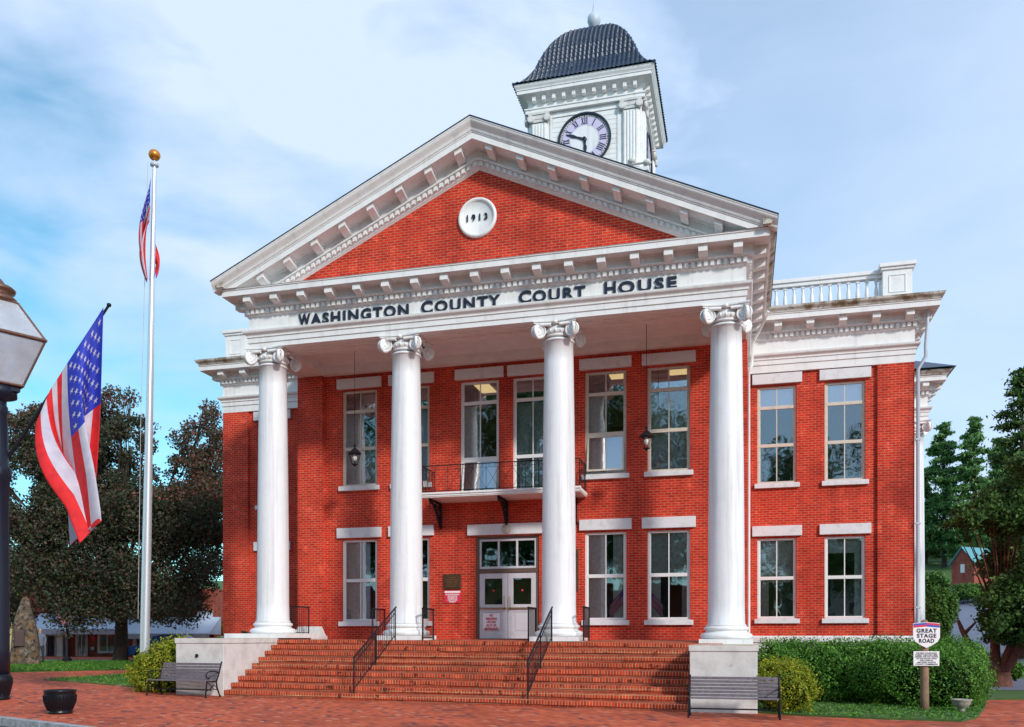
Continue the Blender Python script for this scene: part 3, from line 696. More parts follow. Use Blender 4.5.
# ---- columns
def column(x, y, z0, z1, name='column', r0=.475, r1=.400, pw=.68):
    prof = []; zc = z1-.52; zb = z0+.50
    for k in range(15):
        t = k/14; r = r0+(r1-r0)*(t**1.7); prof.append((r, zb+(zc-zb)*t))
    prof = [(r0+.045, zb-.03), (r0+.045, zb), (r0+.01, zb+.04)]+prof[1:]+[(r1+.03, zc+.01), (r1+.045, zc+.035), (r1+.03, zc+.06), (r1, zc+.065), (r1+.01, zc+.08)]
    q = MB(); q.lathe(prof, (x, y, 0), 48); c = q.build(name, M['white_clean'], H)
    q = MB()
    def torus(r, z, h, n=7): return [(r-h/2+h/2*math.cos(a), z+h/2+h/2*math.sin(a)) for a in [(-math.pi/2+math.pi*i/n) for i in range(n+1)]]
    bp = [(.30, z0+.13)]+torus(.68, z0+.132, .15)+[(.60, z0+.285), (.55, z0+.31), (.535, z0+.345)]+torus(.585, z0+.355, .10)+[(.525, z0+.458), (.525, z0+.469)]
    k = r0/.475; q.lathe([(r*k, z) for r, z in bp], (x, y, 0), 48); q.box((x-pw*k, y-pw*k, z0), (x+pw*k, y+pw*k, z0+.131)); q.build('column_base', M['white'], c)
    # Ionic capital with four angled volutes
    q = MB(); zt = z1
    k = r1/.40
    def abacus(h0, h1, e):
        pts = []
        for s in range(4):
            a = s*math.pi/2
            for u in np.linspace(-1, 1, 9)[:-1]:
                hh = (.60*k+e)-.10*k*(1-u*u); v = (u*(.60*k+e), -hh)
                pts.append((x+v[0]*math.cos(a)-v[1]*math.sin(a), y+v[0]*math.sin(a)+v[1]*math.cos(a)))
        q.prism(pts, h0, h1)
    abacus(zt-.085, zt-.045, -.02); abacus(zt-.044, zt-.002, .01)
    # echinus with egg shapes
    q.lathe([(r1+.005, zt-.40), (r1+.03*k, zt-.385), (r1+.03*k, zt-.36), (r1+.01*k, zt-.345), (r1+.03*k, zt-.33), (r1+.07*k, zt-.27), (r1+.06*k, zt-.19), (r1+.02, zt-.10), (r1+.02, zt-.084)], (x, y, 0), 40)
    for j in range(20):
        a = 2*math.pi*j/20; q.lathe([(.0, -.05), (.022, -.04), (.035, 0), (.022, .045), (.0, .055)], (x+(r1+.055*k)*math.cos(a), y+(r1+.055*k)*math.sin(a), zt-.26), 8)
    for s in range(4):
        a = s*math.pi/2
        # rosette in the middle of each abacus side
        v = (0, -.50*k); p = (x+v[0]*math.cos(a)-v[1]*math.sin(a), y+v[0]*math.sin(a)+v[1]*math.cos(a), zt-.055)
        q.lathe([(0, -.06), (.05, -.045), (.07, 0), (.05, .035), (0, .045)], p, 10)
        for side in (-1, 1):
            ux, uy = side*.47*k, -.475*k; rot = Matrix.Rotation(a, 3, 'Z')
            tw = Matrix.Rotation(-side*R(20), 3, 'Z')
            ax = rot @ tw @ Matrix.Rotation(R(90), 3, 'X')
            cc = rot @ Vector((ux, uy, 0)); cpt = (x+cc.x, y+cc.y, zt-.285)
            rv = .205*k
            q.lathe([(0, -.03), (rv*.96, -.03), (rv, -.02), (rv, .035), (rv*.9, .045), (rv*.86, .03), (0, .03)], cpt, 28, axis=ax)
            sp = []; rr = []
            for i in range(46):
                th = i/45*2.15*2*math.pi; r = rv*.92*(1-i/45)**.85+.02; sp.append(Vector(cpt)+ax @ Vector((r*math.cos(side*th+math.pi/2), r*math.sin(side*th+math.pi/2), .038))); rr.append(.020*(1-.4*i/45))
            q.tube(sp, rr, 5); q.lathe([(0, .0), (.03, .0), (.026, .055), (0, .065)], cpt, 10, axis=ax)
            # channel linking volute up to the abacus
            e = rot @ Vector((side*.12*k, -.50*k, 0)); p1 = Vector(cpt)+Vector((0, 0, rv-.02)); q.tube([p1, (x+e.x, y+e.y, zt-.13)], .045*k, 6)
    q.build('capital', M['white'], c)
    return c
for i, (x, z0) in enumerate(((-6.69, 1.682), (-2.36, 1.62), (2.17, 1.59), (6.69, 1.522))):
    column(x, -2.7, z0, ZA-.004, pw=1.02 if i == 0 else .68)

# ---- entablature
def cyma(o0, z0, o1, z1, n=6):
    return [(o0+(o1-o0)*(.5-.5*math.cos(math.pi*i/n)), z0+(z1-z0)*i/n) for i in range(n+1)]
def ent_profile(sima, zb=0):
    p = [(-.25, ZA-zb)]+[(0, ZA-zb), (0, 10.50), (.03, 10.505), (.03, 10.655), (.06, 10.66)]+cyma(.06, 10.70, .15, 10.80, 4)+[(.16, 10.845), (0, 10.85), (0, 11.27)]+cyma(.01, 11.27, .07, 11.32, 3)
    OV = .54 if not sima else .62; OV = OV if zb == 0 else .58
    p += [(.07, 11.47), (.16, 11.475)]+[(.19, 11.50), (.19, 11.535), (.13, 11.54), (.13, 11.72), (.17, 11.73), (.18, 11.765), (OV, 11.775), (OV, 11.745), (OV+.025, 11.745), (OV+.025, 11.90), (OV+.05, 11.905), (OV+.05, 11.935), (OV+.07, 11.94)]
    if sima: p += [(.69, 11.955)]+cyma(.70, 11.96, .83, 12.09, 6)+[(.84, 12.12), (-.25, 12.16)]
    else: p += [(-.2, 11.95)]
    return p
def side_items(path, prof_len, q_d, par, first=.35, step=.868, dz=0):
    """dentils into q_d, one modillion part each, along straight runs"""
    for (a, b, skip0, skip1) in path:
        A = Vector((*a, 0)); B = Vector((*b, 0)); d = (B-A); ln = d.length; d.normalize(); n = Vector((d.y, -d.x, 0))
        Mx = Matrix(((d.x, n.x, 0, A.x), (d.y, n.y, 0, A.y), (0, 0, 1, 0), (0, 0, 0, 1)))
        k = int((ln+.14)/.165); off = (ln-(k-1)*.165)/2
        plan = []
        for i in range(k):
            t = off+i*.165; plan += [(t-.048, .072), (t-.048, .145), (t+.048, .145), (t+.048, .072)]
        dq = MB(); V = []
        for (t, o_) in plan: V += [Mx @ Vector((t, o_, 11.335)), Mx @ Vector((t, o_, 11.465)), Mx @ Vector((t, .05, 11.335)), Mx @ Vector((t, .05, 11.465))]
        fs = []
        for i in range(len(plan)-1):
            a_ = 4*i; b_ = a_+4; fs += [(a_, b_, b_+1, a_+1), (a_+2, b_+2, b_, a_), (a_+1, b_+1, b_+3, a_+3)]
        dq.add(V, fs); dq.build('dentil_course', M['white'], par)
        k = max(1, round((ln-2*skip0+.0)/step)); 
        for i in range(k+1):
            t = skip0+(ln-skip0-skip1)*i/k
            m = MB(); yb, yf = .12, .49
            m.add([Mx @ Vector(v) for v in [(t-.115, yb, 11.50), (t+.115, yb, 11.50), (t+.115, yf, 11.575), (t-.115, yf, 11.575), (t-.115, yb, 11.762), (t+.115, yb, 11.762), (t+.115, yf, 11.762), (t-.115, yf, 11.762)]],
                  [(0,3,2,1),(4,5,6,7),(0,1,5,4),(1,2,6,5),(2,3,7,6),(3,0,4,7)])
            m.box((t-.14, .135, 11.735), (t+.14, .52, 11.774), M4=Mx)
            m.build('modillion', M['white'], par, bevel=.006)
q = MB(); q.sweep([(-XH, YW), (-XH, YP), (XH, YP), (XH, YW)], ent_profile(False))
E = q.build('portico_entablature', M['white'], H)
qd = MB(); side_items([((-XH, -.4+3.2), (-XH, YP), .3, .15), ((-XH, YP), (XH, YP), .2, .2), ((XH, YP), (XH, 2.8), .15, .3)], 0, qd, E)

# side eaves gutters with returns at the front corners
simap = [(.4, 11.955), (.60, 11.955)]+cyma(.61, 11.96, .74, 12.09, 6)+[(.75, 12.12), (.4, 12.13)]
for s in (-1, 1):
    q = MB(); pth = [(s*XH, YW+.3), (s*XH, YP-.77)]
    if s > 0: pth = pth[::-1]
    q.sweep(pth, simap)
    q.build('eaves_gutter', M['cornice_top'], E)
# architrave soffit and porch ceiling
q = MB(); q.box((-XH+.26, YP+.26, ZA+.001), (XH-.26, YP+1.0, 10.9)); q.box((-XH+.26, YP+1.0, ZA+.001), (-XH+1.0, -.17, 10.9)); q.box((XH-1.0, YP+1.0, ZA+.001), (XH-.26, -.17, 10.9))
q.box((-XH+1.0, -.30, ZA+.002), (XH-1.0, -.17, 10.9)); q.box((-6.34, -.169, ZA+.002), (6.34, -.002, 10.9))
for (a, b_) in ((YP+.33, YP+.42), (YP+.52, YP+.55), (YP+.66, YP+.75)): q.box((-XH+.9, a, ZA-.018), (XH-.9, b_, ZA+.001))
q.build('architrave_soffit', M['soffit'], E)
q = MB(); q.box((-XH+1.0, YP+1.0, 10.62), (XH-1.0, -.30, 10.72)); q.sweep([(-XH+1.0, YP+1.0), (-XH+1.0, -.30), (XH-1.0, -.30), (XH-1.0, YP+1.0)], [(0, 10.5), (-.05, 10.5), (-.09, 10.56), (-.09, 10.619), (0, 10.619)])
q.build('porch_ceiling', M['soffit'], H)
# ---- frieze lettering
fy = YP-.012
for wd, a, b1, a2, b_ in (('WASHINGTON', 299, 310.5, 311, 409), ('COUNTY', 421.5, 433, 435.2, 500.5), ('COURT', 519, 531.5, 533, 585.5), ('HOUSE', 604.5, 616, 618.5, 677)):
    x0, x1, x2, x3 = [xat(v, YP) for v in (a, b1, a2, b_)]
    text_mesh('lettering', wd[0], .47, .03, M['black'], E, ((x0+x1)/2, fy, 10.885), width=x1-x0, bold=.014)
    text_mesh('lettering', wd[1:], .43, .03, M['black'], E, ((x2+x3)/2, fy, 10.885), width=x3-x2, bold=.013, spacing=1.22)

# ---- pediment
TZ, SLP = 15.77, .458
def T(x): return TZ-SLP*abs(x)
def rake(prof, zmin, q, mi=0, xmax=XH+.75):
    """profile (out, dz) run along both slopes, cut level at zmin"""
    for s in (-1, 1):
        A = []; B = []
        for (o, h) in prof:
            xe = min(xmax, (TZ+h-zmin)/SLP); A.append((0, YP+.05-o, TZ+h)); B.append((s*xe, YP+.05-o, T(xe)+h))
        k = len(prof); fs = [(i, i+1, k+i+1, k+i) if s > 0 else (k+i, k+i+1, i+1, i) for i in range(k-1)]
        q.add(A+B, fs, mi); q.add(B, [tuple(range(k))], mi)
q = MB()
rp = [(-.3, -1.02), (0, -1.02)]+cyma(.0, -1.02, .07, -.96, 3)+[(.07, -.945), (.10, -.94), (.10, -.80), (.19, -.795), (.20, -.75), (.14, -.745), (.14, -.53), (.19, -.52), (.20, -.485), (.66, -.48), (.66, -.505), (.69, -.505), (.69, -.34), (.71, -.335), (.71, -.30), (.735, -.295), (.735, -.28)]
rake(rp, 11.95, q)
P_ = q.build('pediment_cornice', M['white'], H)
q = MB(); rs = [(.5, -.279), (.74, -.279)]+cyma(.745, -.27, .875, -.06, 7)+[(.89, -.04), (.89, -.012), (-.2, -.012)]
rake(rs, 11.0, q); q.build('raking_gutter', M['white'], P_)
for s in (-1, 1):
    plan = []; sl = -SLP
    for i in range(40):
        x = .10+i*.165
        if T(x)-.95 < 11.97: continue
        plan += [(x-.045, .09), (x-.045, .165), (x+.045, .165), (x+.045, .09)]
    q = MB(); V = []
    for (x, o_) in plan:
        z = T(x)-.93
        V += [(s*x, YP+.05-o_, z), (s*x, YP+.05-o_, z+.115), (s*x, YP, z), (s*x, YP, z+.115)]
    fs = []
    for i in range(len(plan)-1):
        a_ = 4*i; b_ = a_+4; fs += [(a_, b_, b_+1, a_+1), (a_+2, b_+2, b_, a_), (a_+1, b_+1, b_+3, a_+3)]
    q.add(V, fs); q.build('dentil_course', M['white'], P_)
for s in (-1, 1):
    for i in range(8):
        x = s*(.44+i*.868); sl = -SLP*s; zt = T(x)-.49
        if zt-.22 < 11.96: continue
        m = MB(); w2 = .10; y0, y1 = YP-.10, YP-.56
        m.hexa([(x-w2, y1, zt-.13-sl*w2), (x+w2, y1, zt-.13+sl*w2), (x+w2, y0, zt-.21+sl*w2), (x-w2, y0, zt-.21-sl*w2), (x-w2, y1, zt-sl*w2), (x+w2, y1, zt+sl*w2), (x+w2, y0, zt+sl*w2), (x-w2, y0, zt-sl*w2)])
        w3 = .125; m.hexa([(x-w3, y1-.03, zt-.035-sl*w3), (x+w3, y1-.03, zt-.035+sl*w3), (x+w3, y0, zt-.035+sl*w3), (x-w3, y0, zt-.035-sl*w3), (x-w3, y1-.03, zt+.003-sl*w3), (x+w3, y1-.03, zt+.003+sl*w3), (x+w3, y0, zt+.003+sl*w3), (x-w3, y0, zt+.003-sl*w3)])
        m.build('modillion', M['white'], P_, bevel=.006)
q = MB(); q.add([(-6.6, YP+.06, 11.9), (6.6, YP+.06, 11.9), (0, YP+.06, 14.95)], [(0, 1, 2)]); q.build('tympanum', M['brick'], H)
q = MB(); ax = Matrix.Rotation(R(90), 3, 'X'); oc = (xat(477.2, YP), YP+.06, 13.42)
q.lathe([(0, 0), (.56, 0), (.56, .05), (.54, .09), (.48, .09), (.455, .05), (.44, .035), (0, .035)], oc, 48, axis=ax)
ocu = q.build('date_medallion', M['white'], H)
text_mesh('date', '1913', .24, .015, M['black'], ocu, (oc[0]+.0, YP-.0, 13.34), width=.60, bold=.004, spacing=1.5)
# roof of the portico and main roof
q = MB(); zt = -.012
for s in (-1, 1):
    A = (0, YP-.86, TZ+zt+.01); B = (s*(XH+.77), YP-.86, T(XH+.77)+zt+.01); C = (s*(XH+.77), 16, T(XH+.77)+zt+.01); D_ = (0, 16, TZ+zt+.01)
    v = [A, B, C, D_]; v2 = [(p[0], p[1], p[2]+.018) for p in v]; q.hexa([*v, *v2] if s < 0 else [v[1], v[0], v[3], v[2], v2[1], v2[0], v2[3], v2[2]])
q.add([(-XH-.5, 16, 12), (XH+.5, 16, 12), (0, 16, 15.6)], [(0, 1, 2)])
q.build('portico_roof', M['slate'], H)
q = MB(); q.box((XWL+.1, YW+.1, 12.0), (XWR-.1, YB-.1, 12.12)); q.build('flat_roof', M['slate'], H)

# ---- wing entablatures
q = MB(); pr = ent_profile(False, .10)
q.sweep([(XH+.02, YW-.1), (XWR+.02, YW-.1), (XWR+.02, YB)], pr); ER = q.build('wing_entablature', M['white'], H)
qd = MB(); side_items([((XH+.75, YW-.1), (XWR+.02, YW-.1), .25, .2), ((XWR+.02, YW-.1), (XWR+.02, 11), .15, .3)], 0, qd, ER, step=.93); 
q = MB(); wcy = [(.1, 11.951), (.62, 11.955)]+cyma(.63, 11.96, .73, 12.09, 6)+[(.74, 12.13), (.0, 12.17), (-.3, 12.17)]
q.sweep([(XH+.02, YW-.1), (XWR+.02, YW-.1), (XWR+.02, YB)], wcy); q.build('eaves_gutter', M['cornice_top'], ER)
q = MB(); q.sweep([(XWL-.02, YB), (XWL-.02, YW-.1), (-XH-.02, YW-.1)], pr); EL = q.build('wing_entablature', M['white'], H)
qd = MB(); side_items([((XWL-.02, 11), (XWL-.02, YW-.1), .3, .15), ((XWL-.02, YW-.1), (-XH-.75, YW-.1), .2, .25)], 0, qd, EL, step=.93); 
q = MB(); q.sweep([(XWL-.02, YB), (XWL-.02, YW-.1), (-XH-.02, YW-.1)], wcy); q.build('eaves_gutter', M['cornice_top'], EL)

# ---- roof balustrade
bal_mesh = None
def baluster_mb(x, y):
    q = MB(); z = 12.37; q.box((x-.055, y-.055, z), (x+.055, y+.055, z+.07)); q.box((x-.055, y-.055, z+.66), (x+.055, y+.055, z+.73))
    q.lathe([(.035, .07), (.045, .10), (.03, .13), (.06, .22), (.066, .30), (.05, .42), (.03, .54), (.045, .58), (.035, .62), (.045, .66)], (x, y, z), 12); return q
bd = baluster_mb(0, 0)
def balustrade(x0, x1, y, dirx=True):
    q = MB()
    if dirx:
        q.box((x0, y-.13, 12.14), (x1, y+.13, 12.369)); q.box((x0, y-.11, 13.101), (x1, y+.11, 13.22)); q.box((x0, y-.16, 13.221), (x1, y+.16, 13.34))
    else:
        q.box((y-.13, x0, 12.14), (y+.13, x1, 12.369)); q.box((y-.11, x0, 13.101), (y+.11, x1, 13.22)); q.box((y-.16, x0, 13.221), (y+.16, x1, 13.34))
    r = q.build('balustrade', M['white'], H, bevel=.01); n = int((x1-x0)/.262)
    for i in range(n):
        t = x0+(x1-x0)*(i+.5)/n
        global bal_mesh
        if bal_mesh is None:
            o = bd.build('baluster', M['white']); bal_mesh = o.data
        else: o = bpy.data.objects.new('baluster', bal_mesh); col.objects.link(o)
        o.parent = r; o.location = (t, y, 0) if dirx else (y, t, 0)
    return r
def roof_pedestal(x0, x1, y0, y1):
    q = MB(); q.box((x0, y0, 12.14), (x1, y1, 13.22)); q.box((x0-.10, y0-.10, 13.301), (x1+.10, y1+.10, 13.42)); q.box((x0-.05, y0-.05, 13.221), (x1+.05, y1+.05, 13.30))
    # recessed panel outline
    a, b_, c, d = x0+.18, x1-.18, 12.5, 13.06
    q.box((a, y0-.02, c), (b_, y0-.002, c+.03)); q.box((a, y0-.02, d-.03), (b_, y0-.002, d)); q.box((a, y0-.02, c+.03), (a+.03, y0-.002, d-.03)); q.box((b_-.03, y0-.02, c+.03), (b_, y0-.002, d-.03))
    q.build('roof_pedestal', M['white'], H, bevel=.01)
roof_pedestal(11.36, 12.22, YW-.02, YW+.84); roof_pedestal(XWL+.04, XWL+.9, YW-.02, YW+.84)
balustrade(7.2, 11.36, YW+.35); balustrade(XWL+.9, -7.2, YW+.35)

# ---- clock tower
TYc, TH = 16.0, 2.62
TW = empty('clock_tower', (.05, 0, 0)); TW.parent = H
q = MB(); tf = TYc-TH
q.box((-TH, tf, 11.5), (TH, TYc+TH, 26.2))
q.box((-TH-.25, tf-.25, 12.1), (TH+.25, TYc+TH+.25, 22.75)); q.box((-TH-.35, tf-.35, 22.75), (TH+.35, TYc+TH+.35, 22.95))
q.build('tower_body', M['white'], TW, bevel=.02)
sq = [(-TH, TYc+TH), (-TH, tf), (TH, tf), (TH, TYc+TH)]
q = MB(); q.sweep([(-TH, tf), (TH, tf), (TH, TYc+TH), (-TH, TYc+TH)], [(-.1, 26.205), (.16, 26.205), (.16, 26.36), (.20, 26.38), (.20, 26.44), (.05, 26.45), (.05, 26.78), (.12, 26.80), (.14, 26.88), (.46, 26.96), (.49, 26.98), (.49, 27.12), (.52, 27.14)]+cyma(.52, 27.15, .60, 27.34, 5)+[(.62, 27.38), (.1, 27.42)], closed=True)
q.build('tower_cornice', M['white'], TW)
for s in (0, 1):
    rot = Matrix.Translation((0, TYc, 0)) @ Matrix.Rotation(s*math.pi/2, 4, 'Z')
    for i in range(11):
        t = -2.35+4.7*i/10; q = MB(); q.box((t-.08, -TH-.33, 26.68), (t+.085, -TH-.10, 26.955), M4=rot); q.build('tower_bracket', M['white'], TW, bevel=.01)
for s in range(4):
    rot = Matrix.Translation((0, TYc, 0)) @ Matrix.Rotation(s*math.pi/2, 4, 'Z')
    q = MB()
    # panel frame around clock
    q.box((-1.62, -TH-.05, 23.0), (-1.52, -TH-.002, 26.0), M4=rot); q.box((1.52, -TH-.05, 23.0), (1.62, -TH-.002, 26.0), M4=rot); q.box((-1.52, -TH-.05, 25.93), (1.52, -TH-.002, 26.02), M4=rot)
    for k in range(13): q.box((-1.51, -TH-.012, 23.0+k*.225), (1.51, -TH-.002, 23.0+k*.225+.205), M4=rot)
    q.build('clock_panel', M['white'], TW)
    for sd in (-1, 1):
        q = MB(); a, b_ = (1.78, 2.50) if sd > 0 else (-2.50, -1.78)
        q.box((a, -TH-.10, 23.0), (b_, -TH-.002, 25.76), M4=rot)
        for k in range(5): q.box((a+.04+k*.138, -TH-.135, 23.25), (a+.04+k*.138+.085, -TH-.101, 25.70), M4=rot)
        q.box((a-.05, -TH-.16, 22.955), (b_+.05, -TH-.003, 23.2), M4=rot)
        q.build('tower_pilaster', M['white'], TW, bevel=.012)
        q = MB()
        q.box((a-.03, -TH-.16, 25.77), (b_+.03, -TH-.003, 25.9), M4=rot); q.box((a-.14, -TH-.22, 26.10), (b_+.14, -TH-.003, 26.21), M4=rot); q.box((a-.02, -TH-.18, 25.9), (b_+.02, -TH-.004, 26.10), M4=rot)
        for e in (a-.03, b_+.03):
            c4 = rot @ Vector((e, -TH-.17, 25.93)); r3 = (rot.to_3x3() @ Matrix.Rotation(R(90), 3, 'X'))
            q.lathe([(0, -.06), (.16, -.06), (.17, .0), (.16, .06), (.12, .05), (0, .07)], tuple(c4), 20, axis=r3)
        q.build('tower_capital', M['stone'], TW)
    # clock
    if s in (0, 1, 3):
        def cl(r, th, off, zc=24.70):
            return rot @ Vector((r*math.sin(th), -TH-off, zc+r*math.cos(th)))
        def ring(q, r0, r1, o0, o1, n=64, mi=0):
            vs = []
            for j in range(n):
                th = 2*math.pi*j/n
                vs += [cl(r0, th, o0), cl(r0, th, o1), cl(r1, th, o1), cl(r1, th, o0)]
            fs = []
            for j in range(n):
                k = (j+1) % n
                fs += [(4*j, 4*j+1, 4*k+1, 4*k), (4*j+1, 4*j+2, 4*k+2, 4*k+1), (4*j+2, 4*j+3, 4*k+3, 4*k+2)]
            q.add(vs, fs, mi)
        q = MB(); q.add([cl(1.11, 2*math.pi*j/64, .045) for j in range(64)], [tuple(range(64))[::-1]]); q.build('clock_face', M['white_clean'], TW)
        q = MB(); ring(q, .66, 1.05, .048, .052); q.build('chapter_ring', M['lilac'], TW)
        q = MB(); ring(q, 1.16, 1.24, .0, .12)
        for j in range(60):
            th = 2*math.pi*j/60; w_ = .012 if j % 5 else .03
            q.add([cl(1.07, th-w_, .056), cl(1.07, th+w_, .056), cl(1.12, th+w_, .056), cl(1.12, th-w_, .056)], [(0, 1, 2, 3)])
        ring(q, 1.05, 1.062, .053, .057); q.build('clock_bezel', M['black'], TW)
        nums = ['XII', 'I', 'II', 'III', 'IIII', 'V', 'VI', 'VII', 'VIII', 'IX', 'X', 'XI']
        for h, tx in enumerate(nums):
            q = MB()
            th0 = 2*math.pi*h/12; wch = {'I': .09, 'V': .13, 'X': .13}; tot = sum(wch[c] for c in tx); u = -tot/2
            def loc(uu, vv, o=.060):
                r = .86+vv; return rot @ Vector((r*math.sin(th0)+uu*math.cos(th0), -TH-o, 24.70+r*math.cos(th0)-uu*math.sin(th0)))
            def bar(u0, v0, u1, v1, t):
                q.add([loc(u0-t, v0), loc(u0+t, v0), loc(u1+t, v1), loc(u1-t, v1)], [(0, 1, 2, 3)])
            for c in tx:
                w_ = wch[c]; m0 = u+w_/2
                if c == 'I': bar(m0, -.14, m0, .14, .024)
                if c == 'V': bar(m0, -.14, m0-w_*.4, .14, .022); bar(m0, -.14, m0+w_*.4, .14, .012)
                if c == 'X': bar(m0-w_*.36, -.14, m0+w_*.36, .14, .012); bar(m0+w_*.36, -.14, m0-w_*.36, .14, .022)
                u += w_
            bar(0, -.15, 0, -.135, tot/2); bar(0, .135, 0, .15, tot/2)
            if s != 3: q.build('clock_numeral', M['black'], TW)
        q = MB()
        def hand(th, ln, w0, w1):
            def hp(u, v, o): return rot @ Vector((v*math.sin(th)+u*math.cos(th), -TH-o, 24.70+v*math.cos(th)-u*math.sin(th)))
            pts = [(-w0, -.12), (w0, -.12), (w0, ln*.25), (w1, ln*.4), (w0*1.4, ln*.62), (w1*.5, ln), (-w1*.5, ln), (-w0*1.4, ln*.62), (-w1, ln*.4), (-w0, ln*.25)]
            q.add([hp(u, v, .075) for u, v in pts]+[hp(u, v, .09) for u, v in pts], [tuple(range(10)), tuple(range(10, 20))]+[(i, (i+1) % 10, (i+1) % 10+10, i+10) for i in range(10)])
        hand(R(291), .92, .05, .035); hand(R(175), .62, .06, .045)
        q.lathe([(0, .0), (.09, .0), (.09, .03), (0, .03)], tuple(cl(0, 0, .07)), 16, axis=rot.to_3x3() @ Matrix.Rotation(R(90), 3, 'X'))
        q.build('clock_hands', M['black'], TW)
    # finial flower block at base
    if s == 0:
        pass
# bell shaped tiled roof
def lerp_(a, b, t): return a+(b-a)*t
bell0 = [(3.27, 27.40), (3.0, 27.53), (2.7, 27.93), (2.4, 28.45), (2.2, 29.0), (2.0, 29.48), (1.75, 29.98), (1.5, 30.36), (1.25, 30.68), (1.0, 30.93), (.7, 31.15), (.4, 31.32), (.1, 31.4)]
bell = []
for i in range(len(bell0)-1):
    n = 4 if i > 0 else 3
    for k in range(n):
        t = k/n; a, b_ = bell0[i], bell0[i+1]; bell.append((lerp_(a[0], b_[0], t), lerp_(a[1], b_[1], t)))
bell.append(bell0[-1])
q = MB(); seg = 44
def bell_pt(s, u, k, lift=0.0):
    r, z = bell[k]; a = s*math.pi/2; v = Vector((u*r, -(r+lift)))
    return (v.x*math.cos(a)-v.y*math.sin(a), TYc+v.x*math.sin(a)+v.y*math.cos(a), z+lift*.4)
for s in range(4):
    vs = []; nn = 300
    # rounded tile ribs across the face: constant spacing .16 m
    K = len(bell)
    for k in range(K):
        r = bell[k][0]
        for i in range(nn+1):
            u = -1+2*i/nn; xx = u*r
            rib = (.065*abs(math.sin(math.pi*xx/.21))+.10*((k*.5) % 1.0)) if abs(u) < .997 else 0
            vs.append(bell_pt(s, u, k, rib))
    q.add(vs, [(k*(nn+1)+i, k*(nn+1)+i+1, (k+1)*(nn+1)+i+1, (k+1)*(nn+1)+i) for k in range(K-1) for i in range(nn)], smooth=False)
q.build('bell_roof', M['slate'], TW)
q = MB()
for s in range(4):
    q.tube([Vector(bell_pt(s, 1, k)) for k in range(len(bell))], .07, 8)
q.build('hip_tiles', M['slate'], TW)
q = MB(); q.lathe([(.18, 31.35), (.16, 31.55), (.10, 31.6), (.14, 31.64), (.26, 31.78), (.33, 31.98), (.31, 32.18), (.18, 32.34), (.09, 32.45), (.06, 32.62), (.03, 32.85), (.0, 33.1)], (0, TYc, 0), 24); q.build('finial', M['gutter'], TW)
q = MB()
for (x, z) in ((2.2, 23.25), (2.9, 23.1)):
    q.lathe([(0, 0), (.16, .05), (.2, .15), (.12, .26), (0, .3)], (x, tf-.3, z-.15), 12)
q.box((2.2, tf-.38, 23.09), (2.9, tf-.22, 23.12)); q.build('flower_ornament', M['stone'], TW)

# ---- side portico on the east flank
q = MB(); ax0, ax1, ay0, ay1 = XWR+.06, 14.22, 11.25, 20.5
q.sweep([(ax0, ay0), (ax1, ay0), (ax1, ay1), (ax0, ay1)], ent_profile(False)); q.box((ax0, ay0+.24, ZA+.003), (ax1-.24, ay1-.24, 10.9)); SPt = q.build('side_portico', M['white'], H)
qd = MB(); side_items([((ax0, ay0), (ax1, ay0), .35, .15), ((ax1, ay0), (ax1, ay1), .15, .3)], 0, qd, SPt); 
q = MB(); q.sweep([(ax0, ay0), (ax1, ay0), (ax1, ay1), (ax0, ay1)], wcy); q.build('eaves_gutter', M['cornice_top'], SPt)
q = MB(); e = .86
q.add([(ax0-.0, ay0-e, 12.18), (ax1+e, ay0-e, 12.18), (ax1+e, ay1+e, 12.18), (ax0, ay1+e, 12.18), (ax0-.0, ay0+1.6, 13.55), (ax0, ay1-1.6, 13.55)], [(0, 1, 4), (1, 2, 5, 4), (2, 3, 5)]); q.build('hip_roof', M['slate'], SPt)
c = column(13.76, 11.71, 1.45, ZA-.004, r0=.44, r1=.38); column(13.76, 20.0, 1.45, ZA-.004, r0=.44, r1=.38)
q = MB(); q.box((XWR+.17, 11.0, -.2), (14.5, 20.7, 1.44)); q.build('side_porch_floor', M['stone'], H)
q = MB()
for k in range(7): q.tube([(13.3, 11.1-k*.3, 1.4-k*.2), (13.3, 11.1-k*.3, 2.4-k*.2)], .012, 6)
q.tube([(13.3, 11.1, 2.4), (13.3, 9.3, 1.2)], .02, 6); q.build('stair_railing', M['iron'], H)

# ---- downspouts
q = MB()
q.tube([(XWR+.34, YW-.30, 11.85), (XWR+.34, YW-.30, 11.3), (XWR+.30, YW-.27, 10.7), (XWR+.30, YW-.27, 10.35), (XWR+.10, YW-.16, 10.0), (XWR+.10, YW-.16, .3)], .055, 10)
for z in (2.6, 5.2, 7.8): q.box((XWR+.02, YW-.22, z), (XWR+.17, YW-.115, z+.05))
q.build('downspout', M['gutter'], H)
q = MB(); q.tube([(XH+.68, 1.8, 11.85), (XH+.55, 2.0, 11.6), (XH+.22, YW-.20, 11.2), (XH+.20, YW-.28, 10.5), (XH+.10, YW-.28, 10.25), (XH+.10, YW-.16, 10.1), (XH+.10, YW-.12, .3)], .05, 10); q.build('downspout', M['white'], H)

